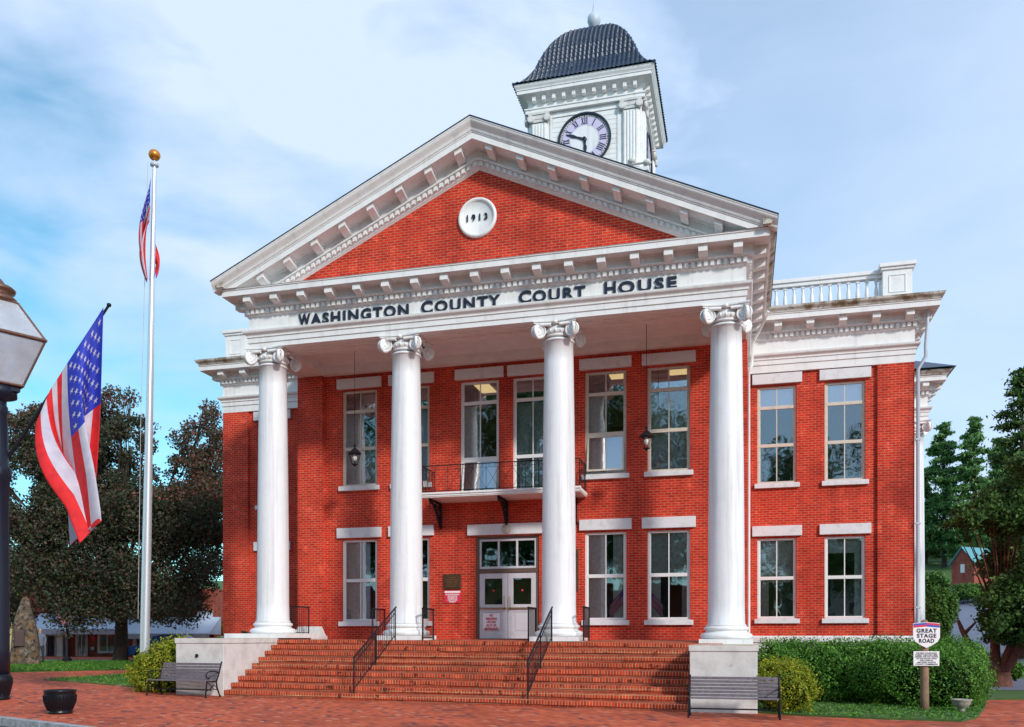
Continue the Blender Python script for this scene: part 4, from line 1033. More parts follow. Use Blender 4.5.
# ---- balcony
BX0, BX1, BY = -2.47, 2.50, -1.2
q = MB(); q.box((BX0, BY, 6.03), (BX1, -.002, 6.13)); q.box((BX0-.03, BY-.03, 6.09), (BX1+.03, BY-.001, 6.15)); BAL = q.build('balcony', M['white'], H, bevel=.008)
q = MB(); q.box((BX0+.02, BY+.02, 6.0), (BX1-.02, -.003, 6.029)); q.build('balcony_soffit', M['soffit'], BAL)
def rail_seg(q, a, b_, z0, z1, cell=.42):
    A = Vector(a); B = Vector(b_); d = B-A; n = max(1, round(d.length/cell))
    q.tube([A+Vector((0,0,z1)), B+Vector((0,0,z1))], .016, 6); q.tube([A+Vector((0,0,z0)), B+Vector((0,0,z0))], .012, 6); q.tube([A+Vector((0,0,z1-.12)), B+Vector((0,0,z1-.12))], .006, 5)
    for i in range(n+1):
        p = A+d*i/n; q.tube([p+Vector((0,0,z0)), p+Vector((0,0,z1))], .008 if i % 3 else .014, 6)
        if i < n:
            p2 = A+d*(i+1)/n; q.tube([p+Vector((0,0,z0)), p2+Vector((0,0,z1-.12))], .005, 5); q.tube([p2+Vector((0,0,z0)), p+Vector((0,0,z1-.12))], .005, 5)
            u = d.normalized()
            for sd in (.25, .75):
                c = A+d*(i+sd)/n+Vector((0,0,z1-.06)); q.tube([c+u*(.035*math.cos(t))+Vector((0,0,.035*math.sin(t))) for t in np.linspace(0, 2*math.pi*.9, 10)], .005, 4)
q = MB(); rail_seg(q, (BX0+.03, BY+.03, 0), (BX1-.03, BY+.03, 0), 6.20, 6.97); q.build('balcony_railing', M['iron'], BAL)
q = MB(); rail_seg(q, (BX0+.03, BY+.06, 0), (BX0+.03, -.03, 0), 6.20, 6.97, .28); q.build('balcony_railing', M['iron'], BAL)
q = MB(); rail_seg(q, (BX1-.03, BY+.06, 0), (BX1-.03, -.03, 0), 6.20, 6.97, .28); q.build('balcony_railing', M['iron'], BAL)
for x in (-2.25, -.05, 2.15):
    q = MB(); w_ = .035
    q.box((x-w_, -.06, 5.18), (x+w_, -.004, 5.98)); q.box((x-w_, -1.05, 5.94), (x+w_, -.06, 5.995))
    q.tube([(x, -1.0, 5.93), (x, -.7, 5.86), (x, -.35, 5.6), (x, -.15, 5.3), (x, -.07, 5.2)], [.04, .04, .045, .04, .03], 8)
    for (cy, cz, r) in ((-.22, 5.78, .12), (-.48, 5.83, .08), (-.16, 5.5, .07), (-1.0, 5.88, .06)):
        q.tube([(x, cy+r*(1-t/9)*math.cos(t), cz+r*(1-t/9)*math.sin(t)) for t in np.linspace(0, 7.5, 22)], .022, 6)
    q.build('balcony_bracket', M['iron'], BAL)

# ---- stair handrails and porch guard rails
def stair_rail(x):
    q = MB(); y0, y1 = -6.25, -3.55; i0 = 0; zA = zs_(0, x); zB = zs_(8, x)
    def zt(y): return zA+(zB-zA)*(y-y0)/(y1-y0)
    q.tube([(x, y0, zA), (x, y0, zA+.88)], .02, 8); q.tube([(x, y1, zB), (x, y1, zB+.92)], .02, 8); ym = (y0+y1)/2; q.tube([(x, ym, zt(ym)-.05), (x, ym, zt(ym)+.9)], .02, 8)
    q.tube([(x, y0-.02, zA+.9), (x, y1+.02, zB+.92), (x, y1+.07, zB+.94)], .024, 8); q.tube([(x, y0, zA+.75), (x, y1, zB+.77)], .012, 6); q.tube([(x, y0, zA+.12), (x, y1, zB+.14)], .014, 6)
    for k in range(1, 21):
        y = y0+(y1-y0)*k/21; q.tube([(x, y, zt(y)+.13), (x, y, zt(y)+.9)], .008, 5)
    return q.build('stair_railing', M['iron'], H)
stair_rail(-2.36); stair_rail(2.15)
def guard(x, y0, y1, z=1.6):
    q = MB()
    for y in (y0, y1): q.tube([(x, y, z), (x, y, z+.92)], .02, 8)
    q.tube([(x, y0-.03, z+.92), (x, y1+.03, z+.92)], .024, 8); q.tube([(x, y0, z+.1), (x, y1, z+.1)], .012, 6)
    for k in range(1, 9): q.tube([(x, y0+(y1-y0)*k/9, z+.1), (x, y0+(y1-y0)*k/9, z+.9)], .008, 5)
    q.build('guard_railing', M['iron'], H)
for x in (-3.19, -1.65, 1.43, 2.96): guard(x, -3.25, -2.35)
guard(-6.45, -2.0, -.9, 1.75)

# ================================================================== THINGS ON THE COURTHOUSE
def hanging_lantern(x, label):
    y, zc = -1.66, 7.30
    o = empty('hanging_lantern', (x, y, zc), 0, label, 'lantern', 'hanging lanterns in the portico')
    q = MB(); q.tube([(0, 0, .33), (0, 0, 10.61-zc)], .008, 6); q.build('chain', M['iron'], o)
    q = MB(); n = 6
    q.lathe([(0, .30), (.03, .30), (.025, .36), (.05, .38), (.02, .42), (0, .44)], (0, 0, -.05), 12); q.lathe([(.21, .06), (.22, .08), (.20, .10), (.10, .20), (.04, .25), (.03, .28), (0, .28)], (0, 0, 0), 6, smooth=False)
    q.build('lantern_roof', M['iron'], o)
    q = MB()
    for j in range(6):
        a = 2*math.pi*j/6; q.tube([(.20*math.cos(a), .20*math.sin(a), .06), (.09*math.cos(a), .09*math.sin(a), -.26)], .008, 5)
    q.lathe([(.08, -.27), (.10, -.27), (.09, -.24), (.03, -.30), (0, -.34)][::-1], (0, 0, 0), 6, smooth=False); q.build('lantern_cage', M['iron'], o)
    q = MB(); q.lathe([(0, -.16), (.05, -.14), (.07, -.06), (.05, .02), (.03, .06), (0, .06)], (0, 0, 0), 12); q.build('bulb', M['bulb'], o)
    return o
hanging_lantern(-4.48, 'black hanging lantern between the first and second columns from the left')
hanging_lantern(4.48, 'black hanging lantern between the third and fourth columns from the left')

# ================================================================== FLAGS
def star_pts(cu, cv, ru, rv, rot=0):
    p = []
    for k in range(10):
        r = 1 if k % 2 == 0 else .40; a = math.pi/2+k*math.pi/5+rot; p.append((cu+ru*r*math.cos(a), cv-rv*r*math.sin(a)))
    return p
def us_flag(name, surf, label, nu=150, sub=8, group=None, L_H=1.9, pole=None):
    """surf(u along fly, v down hoist) -> Vector; stripes and canton by face material"""
    nv = 13*sub; q = MB(); vs = [surf(i/nu, j/nv) for j in range(nv+1) for i in range(nu+1)]
    fs = {0: [], 1: [], 2: []}
    for j in range(nv):
        for i in range(nu):
            s = j//sub; mi = 2 if (i/nu < .40 and s < 7) else (0 if s % 2 == 0 else 1)
            fs[mi].append((j*(nu+1)+i, j*(nu+1)+i+1, (j+1)*(nu+1)+i+1, (j+1)*(nu+1)+i))
    q.v = [tuple(v) for v in vs]
    for mi in fs:
        q.f += fs[mi]; q.m += [mi]*len(fs[mi]); q.sm += [True]*len(fs[mi])
    o = q.build('cloth', [M['flagred'], M['flagwhite'], M['flagblue']], None)
    so_ = o.modifiers.new('thick', 'SOLIDIFY'); so_.thickness = .004
    q = MB()
    for r in range(9):
        for c in range(6 if r % 2 == 0 else 5):
            cu = .4*(1+2*c+(r % 2))/12; cv = 7/13*(r+1)/10
            P = star_pts(cu, cv, .0165*.95, .031*.95); e = 1e-3
            for sg in (-1, 1):
                V = []
                for (a, b_) in P+[(cu, cv)]:
                    p = surf(a, b_); n = (surf(a+e, b_)-surf(a-e, b_)).cross(surf(a, b_+e)-surf(a, b_-e)).normalized(); V.append(p+n*sg*.008)
                q.add(V, [(k, (k+1) % 10, 10) for k in range(10)])
    r = empty(name, surf(0, 0), 0, label, 'flag', group)
    st = q.build('stars', M['flagwhite'])
    for ob in (o, st):
        ob.parent = r; ob.matrix_parent_inverse = Matrix.Translation(-r.location)
    return r
# street lamp at the far left, with the big flag on an angled staff
DL = 20.6
LP = cp(-3, DL); lgz = gz(LP.x); LP.z = lgz
m_px = DL/F
def lz(py): return CZ+(638-py)*m_px
lamp = empty('street_lamp', (LP.x, LP.y, lgz), YAW, 'tall dark street lamp with glass lantern and copper cap at the left edge', 'street lamp')
q = MB(); rpost = .25
zb = lambda py: lz(py)-lgz
q.lathe([(.0, 0), (.27, 0), (.27, .06), (.24, .08), (.27, .18), (.33, .40), (.335, .50), (.31, .56), (.29, .58), (.28, .6)], (0, 0, 0), 32); q.build('post_base', M['pot'], lamp)
q = MB()
for j in range(16):
    a = 2*math.pi*j/16; q.tube([(.245*math.cos(a), .245*math.sin(a), .08), (.27*math.cos(a), .27*math.sin(a), .18), (.325*math.cos(a), .325*math.sin(a), .42)], .018, 6)
q.build('base_ribs', M['pot'], lamp)
zl0 = zb(392); q = MB(); q.lathe([(.27, .6), (.265, 1.2), (.255, 3.5), (.25, zb(500)), (.26, zb(498)), (.27, zb(480)), (.30, zb(478)), (.30, zb(468)), (.25, zb(466)), (.21, zb(415)), (.23, zb(413)), (.23, zb(407)), (.20, zb(405)), (.20, zb(400)), (.42, zb(397)), (.42, zl0+.1), (.30, zl0+.15)], (0, 0, 0), 24); q.build('post', M['darkmetal'], lamp)
# square lantern
zq0, zq1, zq2 = zb(386), zb(340), zb(303)
r0, r1, r2 = .60, 1.12, .48
def sqv(r, z, rt=R(3)): return [Vector((r*math.cos(a+rt), r*math.sin(a+rt), z)) for a in (0, math.pi/2, math.pi, 1.5*math.pi)]
A, B, C = sqv(r0, zq0), sqv(r1, zq1), sqv(r2, zq2)
q = MB()
for j in range(4):
    k = (j+1) % 4; q.tube([A[j], B[j]], .028, 6); q.tube([A[j], A[k]], .035, 6); q.tube([B[j], B[k]], .045, 6); q.tube([B[j], C[j]], .026, 6); q.tube([C[j], C[k]], .03, 6)
q.build('lantern_frame', M['copper'], lamp)
q = MB()
for j in range(4):
    k = (j+1) % 4; q.add([A[j], A[k], B[k], B[j]], [(0, 1, 2, 3)]); q.add([B[j], B[k], C[k], C[j]], [(0, 1, 2, 3)])
lgl = q.build('lantern_glass', M['lampglass'], lamp); mm = lgl.modifiers.new('t', 'SOLIDIFY'); mm.thickness = .012
q = MB(); q.box((-.38, -.38, zq0-.14), (.38, .38, zq0-.02), M4=Matrix.Rotation(R(48), 4, 'Z')); q.build('lantern_base', M['darkmetal'], lamp)
q = MB(); q.lathe([(.34, zq2-.02), (.42, zq2+.02), (.42, zq2+.10), (.34, zq2+.16), (.30, zq2+.20), (.38, zq2+.26), (.40, zq2+.32), (.33, zq2+.38), (.20, zq2+.40), (.16, zq2+.48), (.10, zq2+.56), (0, zq2+.58)], (0, 0, 0), 24); q.build('lantern_cap', M['copper'], lamp)
q = MB(); q.lathe([(0, -.35), (.10, -.33), (.13, 0), (.10, .2), (0, .25)], (0, 0, (zq0+zq1)/2), 14); q.build('lamp_mantle', M['curtain'], lamp)

def fp(px, py, dd=0.0):    # place in the plane facing the viewer at the lamp's distance
    p = cp(px, DL+dd); p.z = CZ+(638-py)*(DL+dd)/F; return p
sA, sB = fp(2, 467, .15), fp(109, 305, .12)
q = MB(); q.tube([sA, sB], [.045, .03], 8); q.lathe([(0, -.05), (.05, -.03), (.05, .03), (0, .05)], tuple(sB), 10)
stf = q.build('flag_staff', M['iron']); stf.parent = lamp; stf.matrix_parent_inverse = (Matrix.Translation(lamp.location) @ Matrix.Rotation(YAW, 4, 'Z')).inverted()
def lerp(a, b, t): return a+(b-a)*t
def spline(pts, t):
    n = len(pts)-1; x = min(max(t, 0), 1)*n; i = min(int(x), n-1); f = x-i; f = f*f*(3-2*f)*.5+f*.5
    return tuple(lerp(pts[i][k], pts[i+1][k], f) for k in range(len(pts[0])))
def big(u, v):
    # hoist lies along the staff; each thread then hangs and gathers
    hx, hy = lerp(103.5, 36.5, v), lerp(307.5, 411, v)
    if v > .8: hy += (v-.8)*70; hx -= (v-.8)*6
    # fly-end position (folded cloth): pleats come from a zigzag in v
    zig = abs(((v*2.2+.15) % 1.0)*2-1)
    ex = 70+32*zig; ey = 551-34*(1-abs(v-.75))*zig*1.0-14*(1-v)
    t = u**.92
    x = lerp(hx, ex, t**1.15)
    y = lerp(hy, ey, t)
    dep = .40*math.sin(v*math.pi*3.3+.6)*min(1, u*2.2+.12)+.08*math.sin(v*17+u*5)*u
    x += (-9*math.sin(math.pi*min(1, u*1.5)))*(v**2)+3.0*math.sin(v*12+u*3)*u*(1-u)*2
    return fp(x, y, -.35+dep-.1*u)
us_flag('flag', big, 'large stars and stripes flag hanging in folds from the street lamp staff', group='flags')

# flagpole
DP = 29.0
fb = cp(144, DP); fb.z = gz(fb.x); ft_ = cp(154.5, DP); ft_.z = CZ+(638-166)*DP/F
pole = empty('flagpole', tuple(fb), 0, 'tall white metal flagpole with orange ball left of the courthouse', 'flagpole')
v = ft_-fb
q = MB(); q.tube([Vector((0,0,-.1)), v*.3, v*.6, v], [.155, .14, .11, .062], 20); q.build('pole', M['steel'], pole)
q = MB(); q.lathe([(.06, -.05), (.14, .0), (.13, .08), (.04, .16), (.03, .24)], tuple(v), 16); q.build('truck', M['gutter'], pole)
q = MB(); q.lathe([(.02+.17*math.sin(math.pi*i/10), .36-.17*math.cos(math.pi*i/10)) for i in range(11)], tuple(v), 20); q.build('ball', M['gold'], pole)
q = MB(); q.tube([v+Vector((-.16, -.12, .1)), v*.5+Vector((-.22, -.14, 0)), v*.12+Vector((-.14, -.18, 0))], .008, 5); q.build('halyard', M['flagwhite'], pole)
def pf(px, py, dd=0):
    p = cp(px, DP+dd); p.z = CZ+(638-py)*(DP+dd)/F; return p
def limp(u, v):
    hx, hy = lerp(151.5, 150, v), lerp(178, 222, v)
    ey = 283-6*abs(math.sin(v*6)); y = lerp(hy, ey, u)
    x = hx-13*math.sin(math.pi*min(1, u*.9+.02))*(.35+.65*abs(math.sin(v*3.6+.4)))*(1-.25*u)-2*u
    return pf(x, y, -.15-.25*math.sin(v*9)*min(1, u*3+.1))
us_flag('flag', limp, 'small stars and stripes flag hanging limp at the top of the flagpole', nu=60, sub=4, group='flags')
def limp2(u, v):
    hx, hy = lerp(153.5, 153, v), lerp(238, 262, v); y = lerp(hy, 279-10*abs(math.sin(v*4+1)), u)
    x = hx+6.5*math.sin(math.pi*u*.85)*(.4+.6*abs(math.sin(v*3+.5)))
    return pf(x, y, .12+.2*math.sin(v*8)*u)
q = MB(); nu = 40; nv = 30
q.v = [tuple(limp2(i/nu, j/nv)) for j in range(nv+1) for i in range(nu+1)]
for j in range(nv):
    for i in range(nu):
        q.f.append((j*(nu+1)+i, j*(nu+1)+i+1, (j+1)*(nu+1)+i+1, (j+1)*(nu+1)+i)); q.m.append(1 if i > nu*.93 else 0); q.sm.append(True)
f2 = q.build('flag', [M['flagred'], M['flagblue']]); tag(f2, 'plain red flag hanging below the striped flag, right of the flagpole', 'flag', 'flags')

# window flags inside the ground floor
for (x0, sg, lab) in ((3.38, -1, 'small striped flag standing inside the ground floor window left of the fourth column bay'), (4.55, 1, 'small striped flag leaning inside the ground floor window nearest the right column')):
    def wf(u, v, x0=x0, sg=sg):
        return Vector((x0+sg*(-.28+.5*u)+.02*math.sin(v*9), .205+.012*math.sin(v*14), 3.25-.55*u-.42*v+(.0)))
    us_flag('flag', wf, lab, nu=30, sub=2, group='flags')

# ================================================================== BENCHES, PLANTERS, SIGN
def make_bench(loc, rz, label):
    o = empty('park_bench', loc, rz, label, 'bench', 'park benches')
    hw_ = .90
    for k in range(6):
        t = k/5; q = MB(); z = .46+.36*t; y = .24+.11*t
        q.box((-hw_, y-.012, z-.031), (hw_, y+.012, z+.031)); q.build('back_slat', M['bench'], o, bevel=.004)
    for k in range(6):
        y = -.20+.075*k; q = MB(); q.box((-hw_, y-.032, .405-.002*k), (hw_, y+.032, .430-.002*k)); q.build('seat_slat', M['bench'], o, bevel=.004)
    for s in (-1, 1):
        x = s*(hw_+.02); q = MB()
        q.tube([(x, -.22, 0), (x, -.24, .03), (x, -.21, .25), (x, -.19, .40)], [.03, .02, .022, .02], 8); q.tube([(x, .33, 0), (x, .30, .03), (x, .20, .22), (x, .17, .38), (x, .26, .55), (x, .37, .86), (x, .39, .88)], [.03, .02, .022, .022, .02, .02, .02], 8)
        q.tube([(x, -.20, .40), (x, .0, .385), (x, .18, .40)], .018, 8)
        q.tube([(x, .26, .62), (x, .05, .66), (x, -.15, .64), (x, -.22, .58), (x, -.20, .50), (x, -.12, .47), (x, -.08, .52)], .016, 8)
        q.tube([(x, -.20, .16), (x, -.05, .22), (x, .08, .30), (x, .18, .24)], .012, 6); q.tube([(x, -.17, .38), (x, -.03, .28), (x, .05, .20), (x, .22, .18)], .012, 6)
        q.build('bench_end', M['iron'], o)
    q = MB(); q.box((-hw_, -.02, .17), (hw_, .02, .20)); q.build('stretcher', M['iron'], o)
    return o
bl = gp(186, 693)
make_bench((-6.78, -7.02, gz(-6.9)), R(-5), 'slatted bench in front of the left white pedestal beside the golden bush')
make_bench((6.93, -7.60, .0), 0, 'slatted bench in front of the right white pedestal')
pp = gp(60, 713.5)
pt = empty('planter', tuple(pp), 0, 'round black ribbed planter standing alone on the brick pavement', 'planter'); pt.scale = (.86, .86, .93)
q = MB(); q.lathe([(.0, 0), (.26, 0), (.27, .04), (.24, .06), (.27, .12), (.33, .26), (.345, .40), (.33, .46), (.35, .48), (.35, .51), (.30, .51), (.29, .44), (.0, .43)], (0, 0, 0), 40); q.build('bowl', M['pot'], pt)
q = MB()
for j in range(30):
    a = 2*math.pi*j/30; q.tube([(.25*math.cos(a), .25*math.sin(a), .07), (.28*math.cos(a), .28*math.sin(a), .13), (.335*math.cos(a), .335*math.sin(a), .27), (.348*math.cos(a), .348*math.sin(a), .40)], .014, 6)
q.build('ribs', M['pot'], pt)
q = MB(); q.lathe([(0, 0), (.285, 0), (.2, .02), (0, .03)], (0, 0, .435), 20); q.build('soil', M['soil'], pt)
# stone urn
up = gp(961.5, 713)
ur = empty('stone_urn', tuple(up), 0, 'small grey stone urn on the grass at the right end of the hedge', 'urn')
q = MB(); q.box((-.11, -.11, 0), (.11, .11, .04)); q.lathe([(.10, .04), (.06, .07), (.07, .10), (.15, .15), (.19, .22), (.20, .27), (.22, .29), (.22, .31), (.18, .31), (.17, .27), (0, .26)], (0, 0, 0), 28); q.build('bowl', M['urn'], ur)
# sign post
sp_ = gp(924.5, 711.5)
sg = empty('sign_post', tuple(sp_), R(8), 'weathered wooden post with shield shaped road sign above a small text panel', 'sign')
kpx = 20.1/F
q = MB(); q.lathe([(.10, -.05), (.095, .4), (.088, 1.2), (.08, 2.05), (.03, 2.10)], (0, 0, 0), 14); q.build('post', M['post'], sg)
q = MB(); shp = [(-.29, .50), (0, .525), (.29, .50), (.29, .18), (.24, .08), (.12, 0), (0, -.06), (-.12, 0), (-.24, .08), (-.29, .18)]
zb0 = (711.5-647)*kpx+.03
q.add([(x, -.135, z+zb0) for x, z in shp]+[(x, -.11, z+zb0) for x, z in shp], [tuple(range(10))[::-1], tuple(range(10, 20))]+[(i, (i+1) % 10, (i+1) % 10+10, i+10) for i in range(10)])
sh = q.build('shield', M['paper'], sg)
q = MB(); q.add([(-.285, -.138, zb0+.40), (0, -.138, zb0+.425), (0, -.138, zb0+.47), (-.285, -.138, zb0+.445)], [(0, 1, 2, 3)]); q.add([(0, -.138, zb0+.47), (.285, -.138, zb0+.445), (.285, -.138, zb0+.49), (0, -.138, zb0+.515)], [(0, 1, 2, 3)]); q.build('red_stripe', M['red'], sh)
q = MB(); q.add([(0, -.138, zb0+.425), (.285, -.138, zb0+.40), (.285, -.138, zb0+.445), (0, -.138, zb0+.47)], [(0, 1, 2, 3)]); q.add([(-.285, -.138, zb0+.445), (0, -.138, zb0+.47), (0, -.138, zb0+.515), (-.285, -.138, zb0+.49)], [(0, 1, 2, 3)]); q.build('blue_stripe', M['blue'], sh)
for k, tx in enumerate(('GREAT', 'STAGE', 'ROAD')):
    text_mesh('sign_text', tx, .125, .002, M['black'], sh, (0, -.139, zb0+.29-k*.115), width=[.44, .42, .33][k], bold=.004, spacing=1.15)
zc0 = (711.5-666)*kpx
q = MB(); q.box((-.28, -.125, zc0), (.28, -.10, zc0+.33)); pn = q.build('text_panel', M['paper'], sg, bevel=.004)
for k in range(7):
    text_mesh('panel_text', ['THE FIRST STAGE ROAD', 'PASSED THROUGH HERE', 'LINKING THE OLD TOWNS', 'OF THIS VALLEY WITH', 'THE CAPITAL', 'HISTORIC ROUTE', 'COUNTY COMMISSION'][k], .04, .001, M['black'], pn, (0, -.128, zc0+.275-k*.042), width=[.46, .48, .5, .44, .3, .4, .48][k], bold=.0012)

# ================================================================== PLANTS NEAR THE BUILDING
def shrub(name, blobs, n, size, m, label, cat='shrub', group=None, base=None, core=None, stem=True):
    bx, by = np.mean([b[0] for b in blobs]), np.mean([b[1] for b in blobs]); z0 = base if base is not None else terr(bx, by)
    r = empty(name, (bx, by, z0), 0, label, cat, group)
    rel = [(b[0]-bx, b[1]-by, b[2]-z0, *b[3:]) for b in blobs]
    p, d, idx = blob_points(rel, n, .72)
    keep = p[:, 2] > -.0; p = p[keep]; d = d[keep]
    m_ = len(p)//14; sel = rng.integers(0, len(p), m_)
    p = np.concatenate([p, p[sel]+d[sel]*rng.uniform(.02, .16, m_)[:, None]+np.array([0, 0, 1])*rng.uniform(0, .08, m_)[:, None]]); d = np.concatenate([d, d[sel]])
    leaves('foliage', p, d, size, m, r, jitter=.6)
    if stem:
        q = MB()
        for b in rel[:14]:
            q.tube([(b[0]*.6, b[1]*.6, -.05), (b[0]*.8, b[1]*.8, b[2]*.5), (b[0], b[1], b[2])], [.03, .02, .01], 5)
            for k in range(8):
                a = random.uniform(0, 6.28); e = random.uniform(-.2, 1.2); rr = .8
                q.tube([(b[0], b[1], b[2]*.8), (b[0]+b[3]*rr*math.cos(a)*math.cos(e), b[1]+b[4]*rr*math.sin(a)*math.cos(e), b[2]+b[5]*rr*math.sin(e))], [.012, .005], 4)
        q.build('stems', M['bark'], r)
    q = MB()   # solid inner core, shade between the leaves put into its near-black colour
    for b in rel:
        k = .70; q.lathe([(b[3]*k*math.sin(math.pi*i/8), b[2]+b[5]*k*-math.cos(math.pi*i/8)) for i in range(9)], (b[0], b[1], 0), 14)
    q.build('shade_core', M['core_shade'], r)
    return r
M['core_shade'] = mat('inner_shade_green', (.010, .022, .007), 1.0, spec=0)  # near-black green carrying the shade inside the shrubs
# hedge along the right wing
hb = []
for k in range(13):
    t = k/12; x = 7.9+4.6*t; y = -2.2-.5*math.sin(t*3)+random.uniform(-.15, .15); hb.append((x, y, .82+random.uniform(-.03, .05), .62, .95, .78))
    hb.append((x+random.uniform(-.2, .2), y+.3, 1.15, .5, .6, .46+random.uniform(-.04, .04)))
hb += [(11.2, -3.2, .75, 1.0, 1.0, .86), (11.9, -3.6, .66, .8, .85, .76), (12.25, -3.0, .60, .7, .9, .70), (10.4, -3.0, .85, .85, .9, .80), (11.6, -2.6, .95, .9, .8, .66)]
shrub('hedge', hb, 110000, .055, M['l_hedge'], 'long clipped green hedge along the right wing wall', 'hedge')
gp_r = gp(786, 716)
gx = 8.0
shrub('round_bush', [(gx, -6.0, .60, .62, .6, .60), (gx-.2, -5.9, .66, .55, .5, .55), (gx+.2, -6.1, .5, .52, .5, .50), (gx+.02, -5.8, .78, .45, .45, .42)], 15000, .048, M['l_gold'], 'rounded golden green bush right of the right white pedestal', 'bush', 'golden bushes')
lx = -8.3
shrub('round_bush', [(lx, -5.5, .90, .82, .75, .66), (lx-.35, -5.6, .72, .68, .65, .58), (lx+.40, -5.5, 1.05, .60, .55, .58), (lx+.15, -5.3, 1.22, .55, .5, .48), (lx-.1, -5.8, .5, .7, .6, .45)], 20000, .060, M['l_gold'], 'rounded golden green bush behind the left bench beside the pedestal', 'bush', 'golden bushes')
shrub('leafy_plant', [(-8.6, -.8, 1.45, .6, .5, .40), (-9.5, -.7, 1.35, .7, .5, .35), (-7.9, -1.0, 1.6, .5, .4, .38)], 2200, .12, M['l_green'], 'low broad leafed plant at the foot of the left wing', 'plant')

# ================================================================== TREES
def tree(name, loc, crown, n, size, m, label, group=None, trunk=None, bark='bark', limbs=14, inner=.35, rnd_h=False, cat='tree', seed=0):
    random.seed(seed+3); z0 = loc[2]
    r = empty(name, loc, 0, label, cat, group)
    p, d, idx = blob_points(crown, n, inner)
    rr = rng.uniform(0, .74, len(p))
    if rnd_h:
        c = np.mean([b[:3] for b in crown], axis=0); dist = np.linalg.norm((p-c)/np.array([7, 7, 6]), axis=1); rr = np.where((rng.uniform(0, 1, len(p)) < .30) & (dist > .75) & (p[:, 2] > c[2]-1.0), rng.uniform(.75, 1, len(p)), rr)
    leaves('crown', p, d, size, m, r, rnd=rr, jitter=.9)
    q = MB(); h, r0 = trunk[:2]
    stems = [(0, 0)] if not isinstance(r0, list) else r0
    rad = trunk[2] if len(trunk) > 2 else r0
    pts = [Vector((0, 0, -.2)), Vector((.03, 0, .2)), Vector((.05, .05, h*.5)), Vector((0, .1, h))]
    q.tube(pts, [rad*1.5, rad*1.05, rad*.9, rad*.8], 12)
    q.build('trunk', M[bark], r)
    q = MB(); top = pts[-1]
    for b in crown[:limbs]:
        c = Vector(b[:3]); mid = top.lerp(c, .5)+Vector((random.uniform(-.4, .4), random.uniform(-.4, .4), random.uniform(-.3, .5)))
        q.tube([top-Vector((0, 0, .15)), mid, c], [rad*.24, rad*.09, rad*.025], 6)
        for k in range(6):
            dd = Vector((random.gauss(0, 1), random.gauss(0, 1), random.gauss(.3, .8))).normalized(); e = c+Vector((dd.x*b[3], dd.y*b[4], dd.z*b[5]))*.8
            q.tube([mid.lerp(c, random.uniform(.3, 1)), c.lerp(e, .5)+Vector((0, 0, .15)), e], [rad*.07, rad*.045, .01], 5)
    q.build('limbs', M[bark], r)
    return r
# big dark maple at the left, 46 m away
random.seed(5)
DT = 46.0; tb = cp(120, DT); tb.z = terr(tb.x, tb.y)
def rel(px, py, dd=0):
    p = cp(px, DT+dd); return (p.x-tb.x, p.y-tb.y, CZ+(638-py)*(DT+dd)/F-tb.z)
crown = []
dense = [(60, 590, 2), (100, 585, 1), (150, 585, 2), (190, 580, 2), (30, 580, 0), (120, 560, 2.2), (70, 560, 2), (170, 550, 2.2), (205, 560, 1), (20, 560, 1), (95, 535, 2), (140, 525, 2), (185, 525, 2), (210, 530, 1), (50, 530, 1.6), (10, 610, 1), (75, 612, 1.2), (150, 610, 1.2), (185, 605, 1.2), (110, 606, 1.2), (-20, 590, 2), (-40, 560, 2), (45, 560, 1.5), (215, 500, .9), (160, 500, 1.6), (115, 500, 1.8)]
for (px, py, s) in dense:
    for dd in (-3.2, 0, 3.2):
        c = rel(px+random.uniform(-6, 6), py+random.uniform(-5, 5), dd+random.uniform(-.8, .8)); k = random.uniform(.85, 1.15)
        crown.append((*c, 1.35*k, 1.5*k, 1.0*k))
top_pts = [(-30, 430), (10, 408), (40, 402), (75, 400), (112, 388), (135, 398), (150, 425), (165, 445), (182, 425), (203, 400), (216, 412), (226, 440)]
def top_at(x):
    for (a, ya), (b_, yb2) in zip(top_pts, top_pts[1:]):
        if a <= x <= b_: return ya+(yb2-ya)*(x-a)/(b_-a)
    return 430
n_ = 0
while n_ < 460:
    px = random.uniform(-30, 224); ty = top_at(px); py = random.uniform(ty, 535)
    f_ = (py-ty)/(535-ty)
    if random.random() > .38+.62*f_: continue
    if 8 < px < 40 and 475 < py < 512: continue
    if 150 < px < 172 and py < 500: continue
    c = rel(px, py, random.uniform(-2.8, 2.8)*(.5+f_)); k = random.uniform(.42, .72)*(1+.35*f_); crown.append((*c, k, k, k*.75)); n_ += 1
random.shuffle(crown)
mp_ = tree('maple_tree', tuple(tb), crown, 210000, .145, M['l_maple'], 'big dark purplish maple tree on the lawn behind the flagpole', trunk=(2.6, .36, .36), limbs=110, inner=.2, rnd_h=True, seed=4)

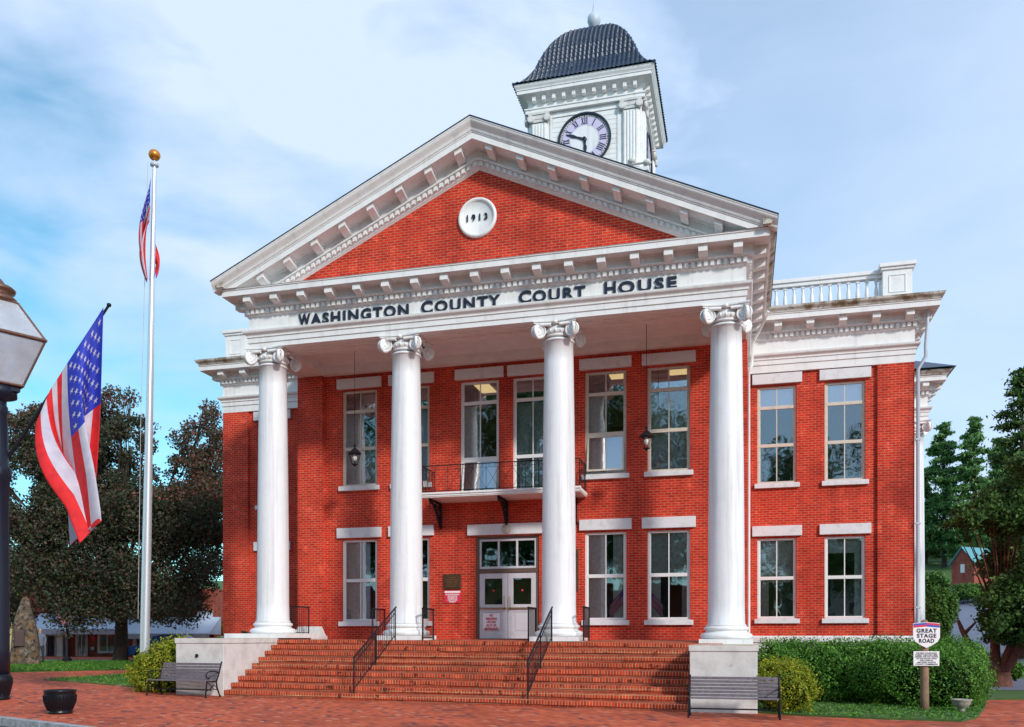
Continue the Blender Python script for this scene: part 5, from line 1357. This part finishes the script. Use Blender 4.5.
# right: multi stemmed tree with reddish trunks
rb = gp(1000, 688)
RT = empty('multi_stemmed_tree', tuple(rb), 0, 'tree with several leaning reddish trunks and dark crown at the right edge', 'tree')
dR = (rb-Vector((CX, CY, 0))).dot(Vector((-sn, cs, 0)))
def rr_(px, py, dd=0):
    p = cp(px, dR+dd); return Vector((p.x-rb.x, p.y-rb.y, CZ+(638-py)*(dR+dd)/F-rb.z))
q = MB(); b0 = Vector((0, 0, -.1))
q.tube([b0, rr_(1000, 672)], [.42, .33], 10)
stems = [[rr_(998, 672), rr_(985, 658), rr_(970, 645), rr_(962, 630), rr_(958, 620)], [rr_(964, 634), rr_(970, 628), rr_(976, 622)], [rr_(996, 676), rr_(995, 655, .3), rr_(995, 636, .5), rr_(1000, 600, .6)], [rr_(1002, 672), rr_(1010, 650), rr_(1016, 635, -.3), rr_(1022, 600, -.5)], [rr_(1003, 676), rr_(1013, 660, -.3), rr_(1026, 640, -.6), rr_(1040, 600, -1)]]
rads = [[.20, .14, .11, .08, .05], [.07, .05, .03], [.20, .17, .14, .10], [.20, .16, .13, .09], [.16, .13, .10, .07]]
for s_p, s_r in zip(stems, rads): q.tube(s_p, s_r, 9)
q.build('trunk', M['redbark'], RT)
cr_ = []
random.seed(9)
for (px, py, s) in [(1000, 600, 1), (1020, 590, 1.2), (1010, 560, 1.2), (1035, 610, 1.3), (1000, 530, 1.1), (1022, 525, 1.2), (972, 515, .5), (985, 505, .8), (1010, 495, 1), (1040, 560, 1.6), (1040, 510, 1.6), (955, 520, .5), (1012, 628, .9), (996, 632, .5), (1040, 640, 1.2), (970, 515, .7), (1030, 470, 1.1), (1000, 620, .9), (1060, 600, 1.8)]:
    for j in range(3):
        c = rr_(px+random.uniform(-7, 7), py+random.uniform(-7, 7), random.uniform(-1.6, 1.6)); cr_.append((c.x, c.y, c.z, .62*s, .62*s, .42*s))
p, d, idx = blob_points(cr_, 52000, .2); leaves('crown', p, d, .13, M['l_dark'], RT, jitter=.9)
q = MB()
for b in cr_[:45]:
    q.tube([rr_(1003, 640), Vector(b[:3])*.6+rr_(1003, 620)*.4, Vector(b[:3])], [.04, .022, .008], 5)
q.build('limbs', M['redbark'], RT)

def conifer(px, d, py_top, wpx, n, label, m='l_pine', size=.46, group='tall conifers beyond the side road', seed=1, openness=.5, z_crown=.12):
    random.seed(seed); b = cp(px, d); b.z = terr(b.x, b.y); h = CZ+(638-py_top)*d/F-b.z; wr = wpx*d/F/2
    r = empty('conifer_tree', tuple(b), 0, label, 'tree', group)
    q = MB(); q.tube([(0, 0, -.3), (0, 0, h*.5), (0, 0, h*.98)], [h*.018, h*.011, .03], 8); q.build('trunk', M['bark'], r)
    q = MB(); P = []; Dn = []
    nb = int(h*3.6)
    for k in range(nb):
        t = (k+random.random())/nb; z = h*(z_crown+(1-z_crown)*t); ln = wr*(1-t)**.62*random.uniform(.55, 1.1)+.25
        a = random.uniform(0, 6.28); sag = random.uniform(-.05, .25)-.25*(1-t)
        e = Vector((math.cos(a)*ln, math.sin(a)*ln, z+ln*sag)); s0 = Vector((0, 0, z)); mid = s0.lerp(e, .5)+Vector((0, 0, ln*.10))
        q.tube([s0, mid, e], [.05, .03, .01], 4)
        m_ = max(8, int(n/nb*(.35+1.3*ln/wr)))
        for j in range(m_):
            u = random.uniform(.2, 1.05)**.7; c = s0.lerp(mid, u*2) if u < .5 else mid.lerp(e, u*2-1)
            sp = ln*.22*(1.15-u)+.18; P.append(c+Vector((random.gauss(0, sp), random.gauss(0, sp), random.gauss(0, sp*.42)))); Dn.append((0, 0, 1))
    q.build('branches', M['bark'], r)
    leaves('crown', P, Dn, size, M[m], r, aspect=.45, jitter=.95)
    return r
conifer(944, 108, 424, 56, 15000, 'tall green pine just right of the side portico column', seed=2)
conifer(975, 104, 418, 58, 15000, 'tall green pine second from the side portico column', seed=3)
conifer(1000, 110, 440, 50, 15000, 'tall pine partly hidden behind the dark tree at the right', seed=6)
conifer(926, 112, 470, 46, 15000, 'shorter pine rising behind the side portico column', seed=8)
conifer(1022, 44, 372, 70, 20000, 'very dark dense conifer at the right edge above the red roofed street', m='l_dark', size=.22, seed=5, z_crown=.05)
conifer(1050, 50, 350, 80, 9000, 'dark conifer mostly outside the right edge', m='l_dark', size=.24, seed=12, z_crown=.05)
# lower trees and shrubs on the bank
random.seed(21)
def bush_at(px, d, py_top, wpx, n, m, label, group='shrubs along the side road', size=.14, name='shrub', squash=1):
    b = cp(px, d); z0 = terr(b.x, b.y); h = CZ+(638-py_top)*d/F-z0; w_ = wpx*d/F/2; bb = []
    for k in range(9):
        a = random.uniform(0, 6.28); rr = random.uniform(0, .55)*w_; zz = random.uniform(.35, .78)*h
        bb.append((b.x+rr*math.cos(a), b.y+rr*math.sin(a), z0+zz, w_*.48, w_*.48, h*.26))
    return shrub(name, bb, n, size, M[m], label, 'shrub', group)
bush_at(938, 44, 588, 44, 9000, 'l_green', 'light green leafy shrub beside the side portico', size=.13)
bush_at(968, 80, 584, 40, 9000, 'l_green', 'green shrub between the pale shrub and the leaning trunks', size=.15)
bush_at(945, 42, 634, 26, 3500, 'l_green', 'low shrub at the bend of the side road', size=.11)
bush_at(1014, 33, 662, 26, 4500, 'l_hedge', 'low bright green bush right of the leaning trunks', size=.09)
bush_at(935, 62, 572, 44, 6000, 'l_green', 'shrub on the bank below the pines', size=.2)
bush_at(988, 80, 588, 40, 6000, 'l_dark', 'dark shrub on the bank below the brick house', size=.2)
bush_at(925, 120, 530, 60, 7000, 'l_green', 'bushy tree far behind the side portico column', size=.35)
bush_at(955, 124, 540, 50, 7000, 'l_pine', 'bushy tree behind the brick house', size=.38)
bush_at(1000, 120, 535, 60, 7000, 'l_dark', 'bushy tree right of the brick house', size=.38)

# brick house with teal roof up the hill
hp = cp(971, 90); hp.z = terr(hp.x, hp.y)+.3
ho = empty('brick_house', tuple(hp), YAW-R(64), 'small brick house with steep teal roof up the hill at the right', 'house')
ho.scale = (.58, .58, .58); hz = (CZ+(638-563)*90/F-hp.z)/.58
q = MB(); q.box((-2.2, -2.2, -4), (2.2, 4, hz)); q.add([(-2.2, -2.2, hz), (2.2, -2.2, hz), (0, -2.2, hz+2.6)], [(0, 1, 2)]); q.build('wall', M['shopbrick'], ho)
q = MB(); q.hexa([(-2.6, -2.6, hz-.35), (0, -2.6, hz+2.65), (0, 4.4, hz+2.65), (-2.6, 4.4, hz-.35), (-2.6, -2.6, hz-.2), (0, -2.6, hz+2.8), (0, 4.4, hz+2.8), (-2.6, 4.4, hz-.2)])
q.hexa([(0, -2.6, hz+2.65), (2.6, -2.6, hz-.35), (2.6, 4.4, hz-.35), (0, 4.4, hz+2.65), (0, -2.6, hz+2.8), (2.6, -2.6, hz-.2), (2.6, 4.4, hz-.2), (0, 4.4, hz+2.8)]); q.build('roof', M['teal'], ho)
q = MB(); q.box((-.4, -2.26, hz-1.8), (.4, -2.2, hz-.3)); q.build('window', M['framew'], ho)

# ================================================================== LEFT BACKGROUND
def frame_at(px, d, zpx=None):
    b = cp(px, d); b.z = terr(b.x, b.y); return b
# stone monument
mb_ = gp(25, 665.5); dM = (mb_-Vector((CX, CY, 0))).dot(Vector((-sn, cs, 0))); km = dM/F
mo = empty('stone_monument', tuple(mb_), YAW+R(29), 'tapered rough fieldstone monument with a dark plaque on the lawn', 'monument')
q = MB(); prof = [(0, 15.5), (8, 15.2), (22, 14.5), (38, 12.5), (50, 9.5), (60, 6.2), (67, 4.2), (70, 1.5)]; n = 18; vs = []
random.seed(3)
for (h, w_) in prof:
    for j in range(n):
        a = 2*math.pi*j/n; k = 1+random.uniform(-.07, .07); ca, sa = math.cos(a), math.sin(a); sq_ = 1/max(abs(ca), abs(sa))**.6
        vs.append((w_*km*ca*k*sq_*.86, w_*km*.75*sa*k*sq_*.86, h*km-.05))
q.add(vs, [(i*n+j, i*n+(j+1) % n, (i+1)*n+(j+1) % n, (i+1)*n+j) for i in range(len(prof)-1) for j in range(n)]+[tuple((len(prof)-1)*n+j for j in range(n))], smooth=False)
q.build('stonework', M['rock'], mo)
q = MB(); q.box((-9.5*km, -11.3*km, 19*km), (-.3*km, -8*km, 35*km)); q.build('plaque', mat('dark_plaque', (.05, .022, .02), .5), mo, bevel=.03)
# shop row
DS = 56.0
sp0 = cp(128, DS); sp0.z = terr(sp0.x, sp0.y)-.1
ks = DS/F
shop = empty('shop_building', tuple(sp0), YAW, 'low red brick shop row with long pale blue awning behind the maple', 'building')
def sxp(px): return (px-128)*ks
def szp(py): return CZ+(638-py)*ks-sp0.z
q = MB(); x0, x1 = sxp(22), sxp(214); zt = szp(588)
opn = [(sxp(44), sxp(67), 0, szp(634)), (sxp(76), sxp(88), .05, szp(633)), (sxp(98), sxp(117), szp(653), szp(633)), (sxp(133), sxp(137), .1, szp(633)), (sxp(168), sxp(186), szp(655), szp(633)), (sxp(190), sxp(200), .05, szp(633))]
xs = sorted({x0, x1, *[o[0] for o in opn], *[o[1] for o in opn]}); zs2 = sorted({-.3, zt, *[o[2] for o in opn], *[o[3] for o in opn]})
for i in range(len(xs)-1):
    for j in range(len(zs2)-1):
        cx, cz = (xs[i]+xs[i+1])/2, (zs2[j]+zs2[j+1])/2
        if any(o[0] < cx < o[1] and o[2] < cz < o[3] for o in opn): continue
        q.add([(xs[i], 0, zs2[j]), (xs[i+1], 0, zs2[j]), (xs[i+1], 0, zs2[j+1]), (xs[i], 0, zs2[j+1])], [(0, 1, 2, 3)])
q.box((x0, 1.2, -.3), (x1, 9, zt-.01)); q.add([(x0, 0, zt), (x1, 0, zt), (x1, 1.2, zt), (x0, 1.2, zt)], [(0, 1, 2, 3)]); q.add([(x1, 0, -.3), (x1, 1.2, -.3), (x1, 1.2, zt), (x1, 0, zt)], [(0, 1, 2, 3)]); q.add([(x0, 0, -.3), (x0, 1.2, -.3), (x0, 1.2, zt), (x0, 0, zt)], [(0, 1, 2, 3)])
q.build('wall', M['shopbrick'], shop)
for (a, b_, c, d) in opn:
    q = MB(); f = .12
    q.box((a, -.06, c), (a+f, .06, d)); q.box((b_-f, -.06, c), (b_, .06, d)); q.box((a+f, -.06, d-f), (b_-f, .06, d)); q.box((a+f, -.06, c), (b_-f, .06, c+f)); q.box(((a+b_)/2-.03, -.04, c+f), ((a+b_)/2+.03, .04, d-f))
    w0 = q.build('window' if c > .2 else 'door', M['framew'] if c > .2 else M['door'], shop)
    q = MB(); q.box((a+f, 0, c+f), (b_-f, .02, d-f)); q.build('pane', M['glass'], w0)
q = MB(); q.box((sxp(52), -1.6, 0), (sxp(60.5), -.3, .05))
for (px0, px1) in ((43, 50), (60.5, 66.5)): q.box((sxp(px0), -.5, 0), (sxp(px1), -.3, szp(634)))
q.build('doorway_panels', M['framew'], shop)
q = MB(); q.box((sxp(51), -1.2, .35), (sxp(56), -1.1, 1.05)); q.build('notice_board', M['paper'], shop)
q = MB()
for (a, b_, zt_, zb_) in ((41, 134, 618.5, 630), (133, 221, 622, 634.5)):
    X0, X1 = sxp(a), sxp(b_); T_, B2 = szp(zt_-5), szp(zb_)
    q.hexa([(X0, -2.2, B2), (X1, -2.2, B2), (X1, .0-.01, T_-.05), (X0, -.01, T_-.05), (X0, -2.2, B2+.05), (X1, -2.2, B2+.05), (X1, -.01, T_), (X0, -.01, T_)])
    q.box((X0, -2.22, B2-.28), (X1, -2.19, B2+.04))
    q.add([(X0, -2.2, B2), (X0, -.01, B2), (X0, -.01, T_)], [(0, 1, 2)]); q.add([(X1, -2.2, B2), (X1, -.01, B2), (X1, -.01, T_)], [(0, 1, 2)])
q.build('awning', M['awning'], shop)
q = MB(); q.box((sxp(196), -.12, szp(619)), (sxp(213), -.01, szp(611))); q.build('upper_board', M['awning'], shop)
# small notices and vent boxes on the shop wall
q = MB(); q.box((sxp(92), -.1, szp(641)), (sxp(96), -.01, szp(636))); q.build('wall_sign', M['red'], shop)
q = MB(); q.box((sxp(91.5), -.1, szp(650)), (sxp(95), -.01, szp(647))); q.build('meter_box', M['gutter'], shop)
# sidewalk of the shops
patch('pavement', [gp(0, 664.2), gp(150, 664.2), gp(215, 663), gp(215, 660.5), gp(0, 660.5)], M['kerb'], .06)
# yellow building left
yb_ = cp(6, 74); yb_.z = terr(yb_.x, yb_.y)
yo = empty('yellow_building', tuple(yb_), YAW, 'yellow clapboard building glimpsed left of the stone monument', 'building'); kz = 74/F
q = MB(); q.box((-3.5, 0, -.5), (.55, 6, CZ+(638-607)*kz-yb_.z)); q.build('wall', M['yellow'], yo)
q = MB(); q.box((-3.8, -.4, CZ+(638-606.9)*kz-yb_.z), (.85, 6.4, CZ+(638-604)*kz-yb_.z)); q.build('roof', M['teal'], yo)
for (x, z) in ((-.2, 1.9), (-.2, 3.4), (-1.6, 3.4)):
    q = MB(); q.box((x-.3, -.06, z), (x+.3, -.005, z+.8)); q.build('window', M['interior'], yo)
# far lamp with two little flags
fl = gp(67, 663.2); dF = (fl-Vector((CX, CY, 0))).dot(Vector((-sn, cs, 0))); kf = dF/F
fo = empty('flag_post', tuple(fl), YAW, 'dark lamp post with square base in front of the shop awning', 'lamp post')
q = MB(); q.box((-3.4*kf, -3.4*kf, 0), (3.4*kf, 3.4*kf, 4.5*kf)); q.hexa([(-3*kf, -3*kf, 4.51*kf), (3*kf, -3*kf, 4.51*kf), (3*kf, 3*kf, 4.51*kf), (-3*kf, 3*kf, 4.51*kf), (-1.4*kf, -1.4*kf, 7*kf), (1.4*kf, -1.4*kf, 7*kf), (1.4*kf, 1.4*kf, 7*kf), (-1.4*kf, 1.4*kf, 7*kf)]); q.build('post_base', M['iron'], fo)
q = MB(); q.tube([(0, 0, 7*kf), (0, 0, 44*kf)], 1.0*kf, 10); q.tube([(0, 0, 36*kf), (-13*kf, 0, 56*kf)], .25*kf, 6); q.tube([(0, 0, 36*kf), (9*kf, 0, 52*kf)], .25*kf, 6); q.build('post', M['darkmetal'], fo)
Rz = Matrix.Rotation(YAW, 3, 'Z')
def farflag(sx_, lab):
    def f(u, v):
        if sx_ < 0: lx_ = lerp(-12.5, -6.5, v)+u*8.0; z_ = lerp(52, 44, v)-u*5.0-2.5*v
        else: lx_ = lerp(8, 4.5, v)-u*1.8; z_ = lerp(50, 44, v)-u*5-1.5*v
        return Vector(fl)+Rz @ Vector((lx_*kf, -.1+.12*math.sin(v*8+u*4), z_*kf))
    us_flag('flag', f, lab, nu=30, sub=2, group='flags')
farflag(-1, 'little striped flag on the left arm of the far lamp post')
farflag(1, 'little striped flag on the right arm of the far lamp post')
# person by the monument
random.seed(2)
pb = cp(40.2, dM+2.0); pb.z = terr(pb.x, pb.y)
pe = empty('person', tuple(pb), YAW+R(25), 'person in grey jacket and dark trousers standing behind the stone monument', 'person')
def skin_mesh(name, V, E_, rad, m, parent, sub=1):
    me = bpy.data.meshes.new(name); me.from_pydata(V, E_, []); o = bpy.data.objects.new(name, me); col.objects.link(o); o.parent = parent
    o.modifiers.new('skin', 'SKIN'); sv_ = me.skin_vertices[0].data if me.skin_vertices else None
    if sv_ is None:
        bpy.context.view_layer.update()
    for i, r_ in enumerate(rad):
        me.skin_vertices[0].data[i].radius = r_ if isinstance(r_, tuple) else (r_, r_)
    me.skin_vertices[0].data[0].use_root = True
    s2 = o.modifiers.new('sub', 'SUBSURF'); s2.levels = sub; s2.render_levels = sub
    me.materials.append(m); return o
def skin_layer(me): pass
bv_ = [(0,0,.92), (0,0,1.1), (0,0,1.3), (0,-.01,1.42), (0,-.02,1.52), (0,-.02,1.62), (0,-.02,1.70), (-.18,0,1.38), (-.24,-.03,1.12), (-.22,-.12,.90), (.18,0,1.38), (.24,-.03,1.12), (.20,-.14,.92), (-.09,0,.86), (-.11,-.02,.48), (-.12,.02,.08), (-.12,-.10,.03), (.09,0,.86), (.12,-.05,.48), (.13,.03,.08), (.13,-.09,.03), (-.21,-.15,.83), (.19,-.18,.85)]
be_ = [(0,1),(1,2),(2,3),(3,4),(4,5),(5,6),(2,7),(7,8),(8,9),(9,21),(2,10),(10,11),(11,12),(12,22),(0,13),(13,14),(14,15),(15,16),(0,17),(17,18),(18,19),(19,20)]
br_ = [(.15,.10),(.14,.10),(.17,.11),.06,.055,(.085,.10),.06,.06,.045,.032,.06,.045,.032,.09,.06,.04,.04,.09,.06,.04,.04,.03,.03]
try:
    bm_ = __import__('bmesh'); me = bpy.data.meshes.new('body'); me.from_pydata(bv_, be_, [])
    bb = bm_.new(); bb.from_mesh(me); ly = bb.verts.layers.skin.verify(); bb.verts.ensure_lookup_table()
    for i, r_ in enumerate(br_):
        bb.verts[i][ly].radius = r_ if isinstance(r_, tuple) else (r_, r_); bb.verts[i][ly].use_root = (i == 0)
    bb.to_mesh(me); bb.free()
    ob = bpy.data.objects.new('body', me); col.objects.link(ob); ob.parent = pe; ob.modifiers.new('skin', 'SKIN'); s2 = ob.modifiers.new('sub', 'SUBSURF'); s2.levels = 1; s2.render_levels = 1
    bpy.context.view_layer.update()
    ev = bpy.data.meshes.new_from_object(ob.evaluated_get(bpy.context.evaluated_depsgraph_get()))
    ob.modifiers.clear(); ob.data = ev; ev.materials.clear()
    for mm_ in ('jacket', 'trousers', 'skin', 'hair'): ev.materials.append(M[mm_])
    for p_ in ev.polygons:
        z = p_.center.z; p_.use_smooth = True
        p_.material_index = 2 if (z > 1.46 and not (z > 1.64 or p_.center.y > .03)) or (z < .86 and abs(p_.center.x) > .16 and z > .78) else (3 if z > 1.5 else (0 if z > .9 or abs(p_.center.x) > .17 and z > .8 else 1))
except Exception as ex: print('person', ex)

# parked blue car, mostly hidden
cb_ = cp(172, 47); cb_.z = terr(cb_.x, cb_.y)+.02
car = empty('parked_car', tuple(cb_), YAW, 'blue parked car behind the flagpole and golden bush', 'car')
q = MB(); side = [(-2.15, .35), (-2.2, .62), (-2.0, .80), (-1.2, .93), (-.75, 1.35), (-.2, 1.45), (.7, 1.42), (1.4, 1.0), (2.1, .92), (2.2, .6), (2.15, .35)]
wd = [.84, .86, .86, .84, .66, .62, .62, .8, .84, .86, .84]; n = len(side)
q.add([(x, -w_, z) for (x, z), w_ in zip(side, wd)]+[(x, w_, z) for (x, z), w_ in zip(side, wd)], [tuple(range(n)), tuple(range(n, 2*n))[::-1]]+[(i, i+n, (i+1) % n+n, (i+1) % n) for i in range(n)]); q.build('body', M['car'], car, bevel=.05)
q = MB(); q.add([(-1.15, -.80, .98), (-.72, -.675, 1.32), (.68, -.64, 1.36), (1.25, -.80, 1.02)], [(0, 1, 2, 3)][::1]); q.build('side_window', M['interior'], car)
for x in (-1.35, 1.35):
    for y in (-.80, .80):
        q = MB(); q.lathe([(.0, -.1), (.30, -.1), (.32, -.06), (.32, .06), (.30, .1), (0, .1)], (x, y, .32), 20, axis=Matrix.Rotation(R(90), 3, 'X')); w_ = q.build('wheel', M['rubber'], car)
q = MB(); q.lathe([(0, 0), (.10, 0), (.08, .04), (0, .05)], (-2.13, -.62, .68), 12, axis=Matrix.Rotation(R(-90), 3, 'Y')); q.build('headlight', M['bulb'], car)
# low dark shed / carport seen beside the wing
db = cp(219, 66); db.z = terr(db.x, db.y)
sh_ = empty('carport', tuple(db), YAW, 'dark flat roofed shed on the green bank left of the courthouse wall', 'shed'); kk = 66/F
q = MB(); zz = CZ+(638-592)*kk-db.z; q.box((-.3, -.3, zz-.35), (1.5, 2, zz)); q.build('roof', M['kerb'], sh_)
q = MB(); q.box((-.1, 0, -.5), (1.4, 1.8, zz-.36)); q.build('wall', M['interior'], sh_)
random.seed(31)
bush_at(222, 58, 603, 30, 5000, 'l_green', 'green bank shrub left of the courthouse corner', group='shrubs behind the shops', size=.16)
bush_at(215, 76, 598, 60, 6000, 'l_green', 'wide green shrub beyond the shop row end', group='shrubs behind the shops', size=.25)
bush_at(20, 90, 560, 90, 6000, 'l_green', 'pale green tree behind the shop row at the left edge', group='shrubs behind the shops', size=.35)
bush_at(70, 96, 570, 90, 6000, 'l_green', 'pale green tree behind the middle of the shop row', group='shrubs behind the shops', size=.35)

# trees across the street behind the viewpoint, seen in the window reflections
random.seed(77)
def refl_tree(x, y, h, w_, label, m='l_green'):
    z0 = -.1; crown = []
    for k in range(20):
        a = random.uniform(0, 6.28); rr = w_*random.uniform(.1, .7); crown.append((rr*math.cos(a), rr*math.sin(a), h*random.uniform(.35, .9), w_*.36, w_*.36, h*.13))
    return tree('street_tree', (x, y, z0), crown, 16000, .42, M[m], label, group='street trees opposite the courthouse', trunk=(h*.35, .3, .3), limbs=14, inner=.3, seed=int(x)+60)
def reflection_row(x, w_, h, m, label):  # unseen row, added so the panes mirror dark walls instead of low sky
    r = empty('reflection_building', (x, -78, -.15), 0, label, 'building', 'unseen buildings added for window reflections')
    q = MB(); q.box((0, -8, -.3), (w_, 0, h)); q.box((-.1, -8.1, h), (w_+.1, .2, h+.3)); q.build('wall', M[m], r)
    n = int(w_/3)
    for k in range(n):
        for z in ((.9, 3.0), (4.6, 6.4)):
            q = MB(); a = (k+.5)*w_/n; q.box((a-.6, .001, z[0]), (a+.6, .06, z[1])); q.build('window', M['interior'], r)
reflection_row(-62, 26, 8.0, 'shopbrick', 'unseen two storey brick block added opposite the left wing for window reflections')
reflection_row(-35.5, 22, 9.0, 'yellow', 'unseen two storey yellow block added opposite the portico for window reflections')
reflection_row(-13, 24, 7.6, 'shopbrick', 'unseen two storey brick block added opposite the entrance for window reflections')
reflection_row(11.5, 26, 8.4, 'stone', 'unseen two storey grey block added opposite the right wing for window reflections')
rt0 = refl_tree(-40, -64, 27, 9, 'leafy green street tree opposite the courthouse')
for (x, y, k, rz) in ((-30, -66, 1.2, 1.1), (-20, -63, 1.15, 2.2), (-10, -65, 1.2, 3.0), (-1, -67, 1.0, 3.5), (7.5, -66, .66, 4.4), (15.5, -60, .86, 5.2), (27, -64, .9, .6)):
    c = copy_tree(rt0); c.location = (x, y, -.1); c.scale = (k, k, k); c.rotation_euler.z = rz
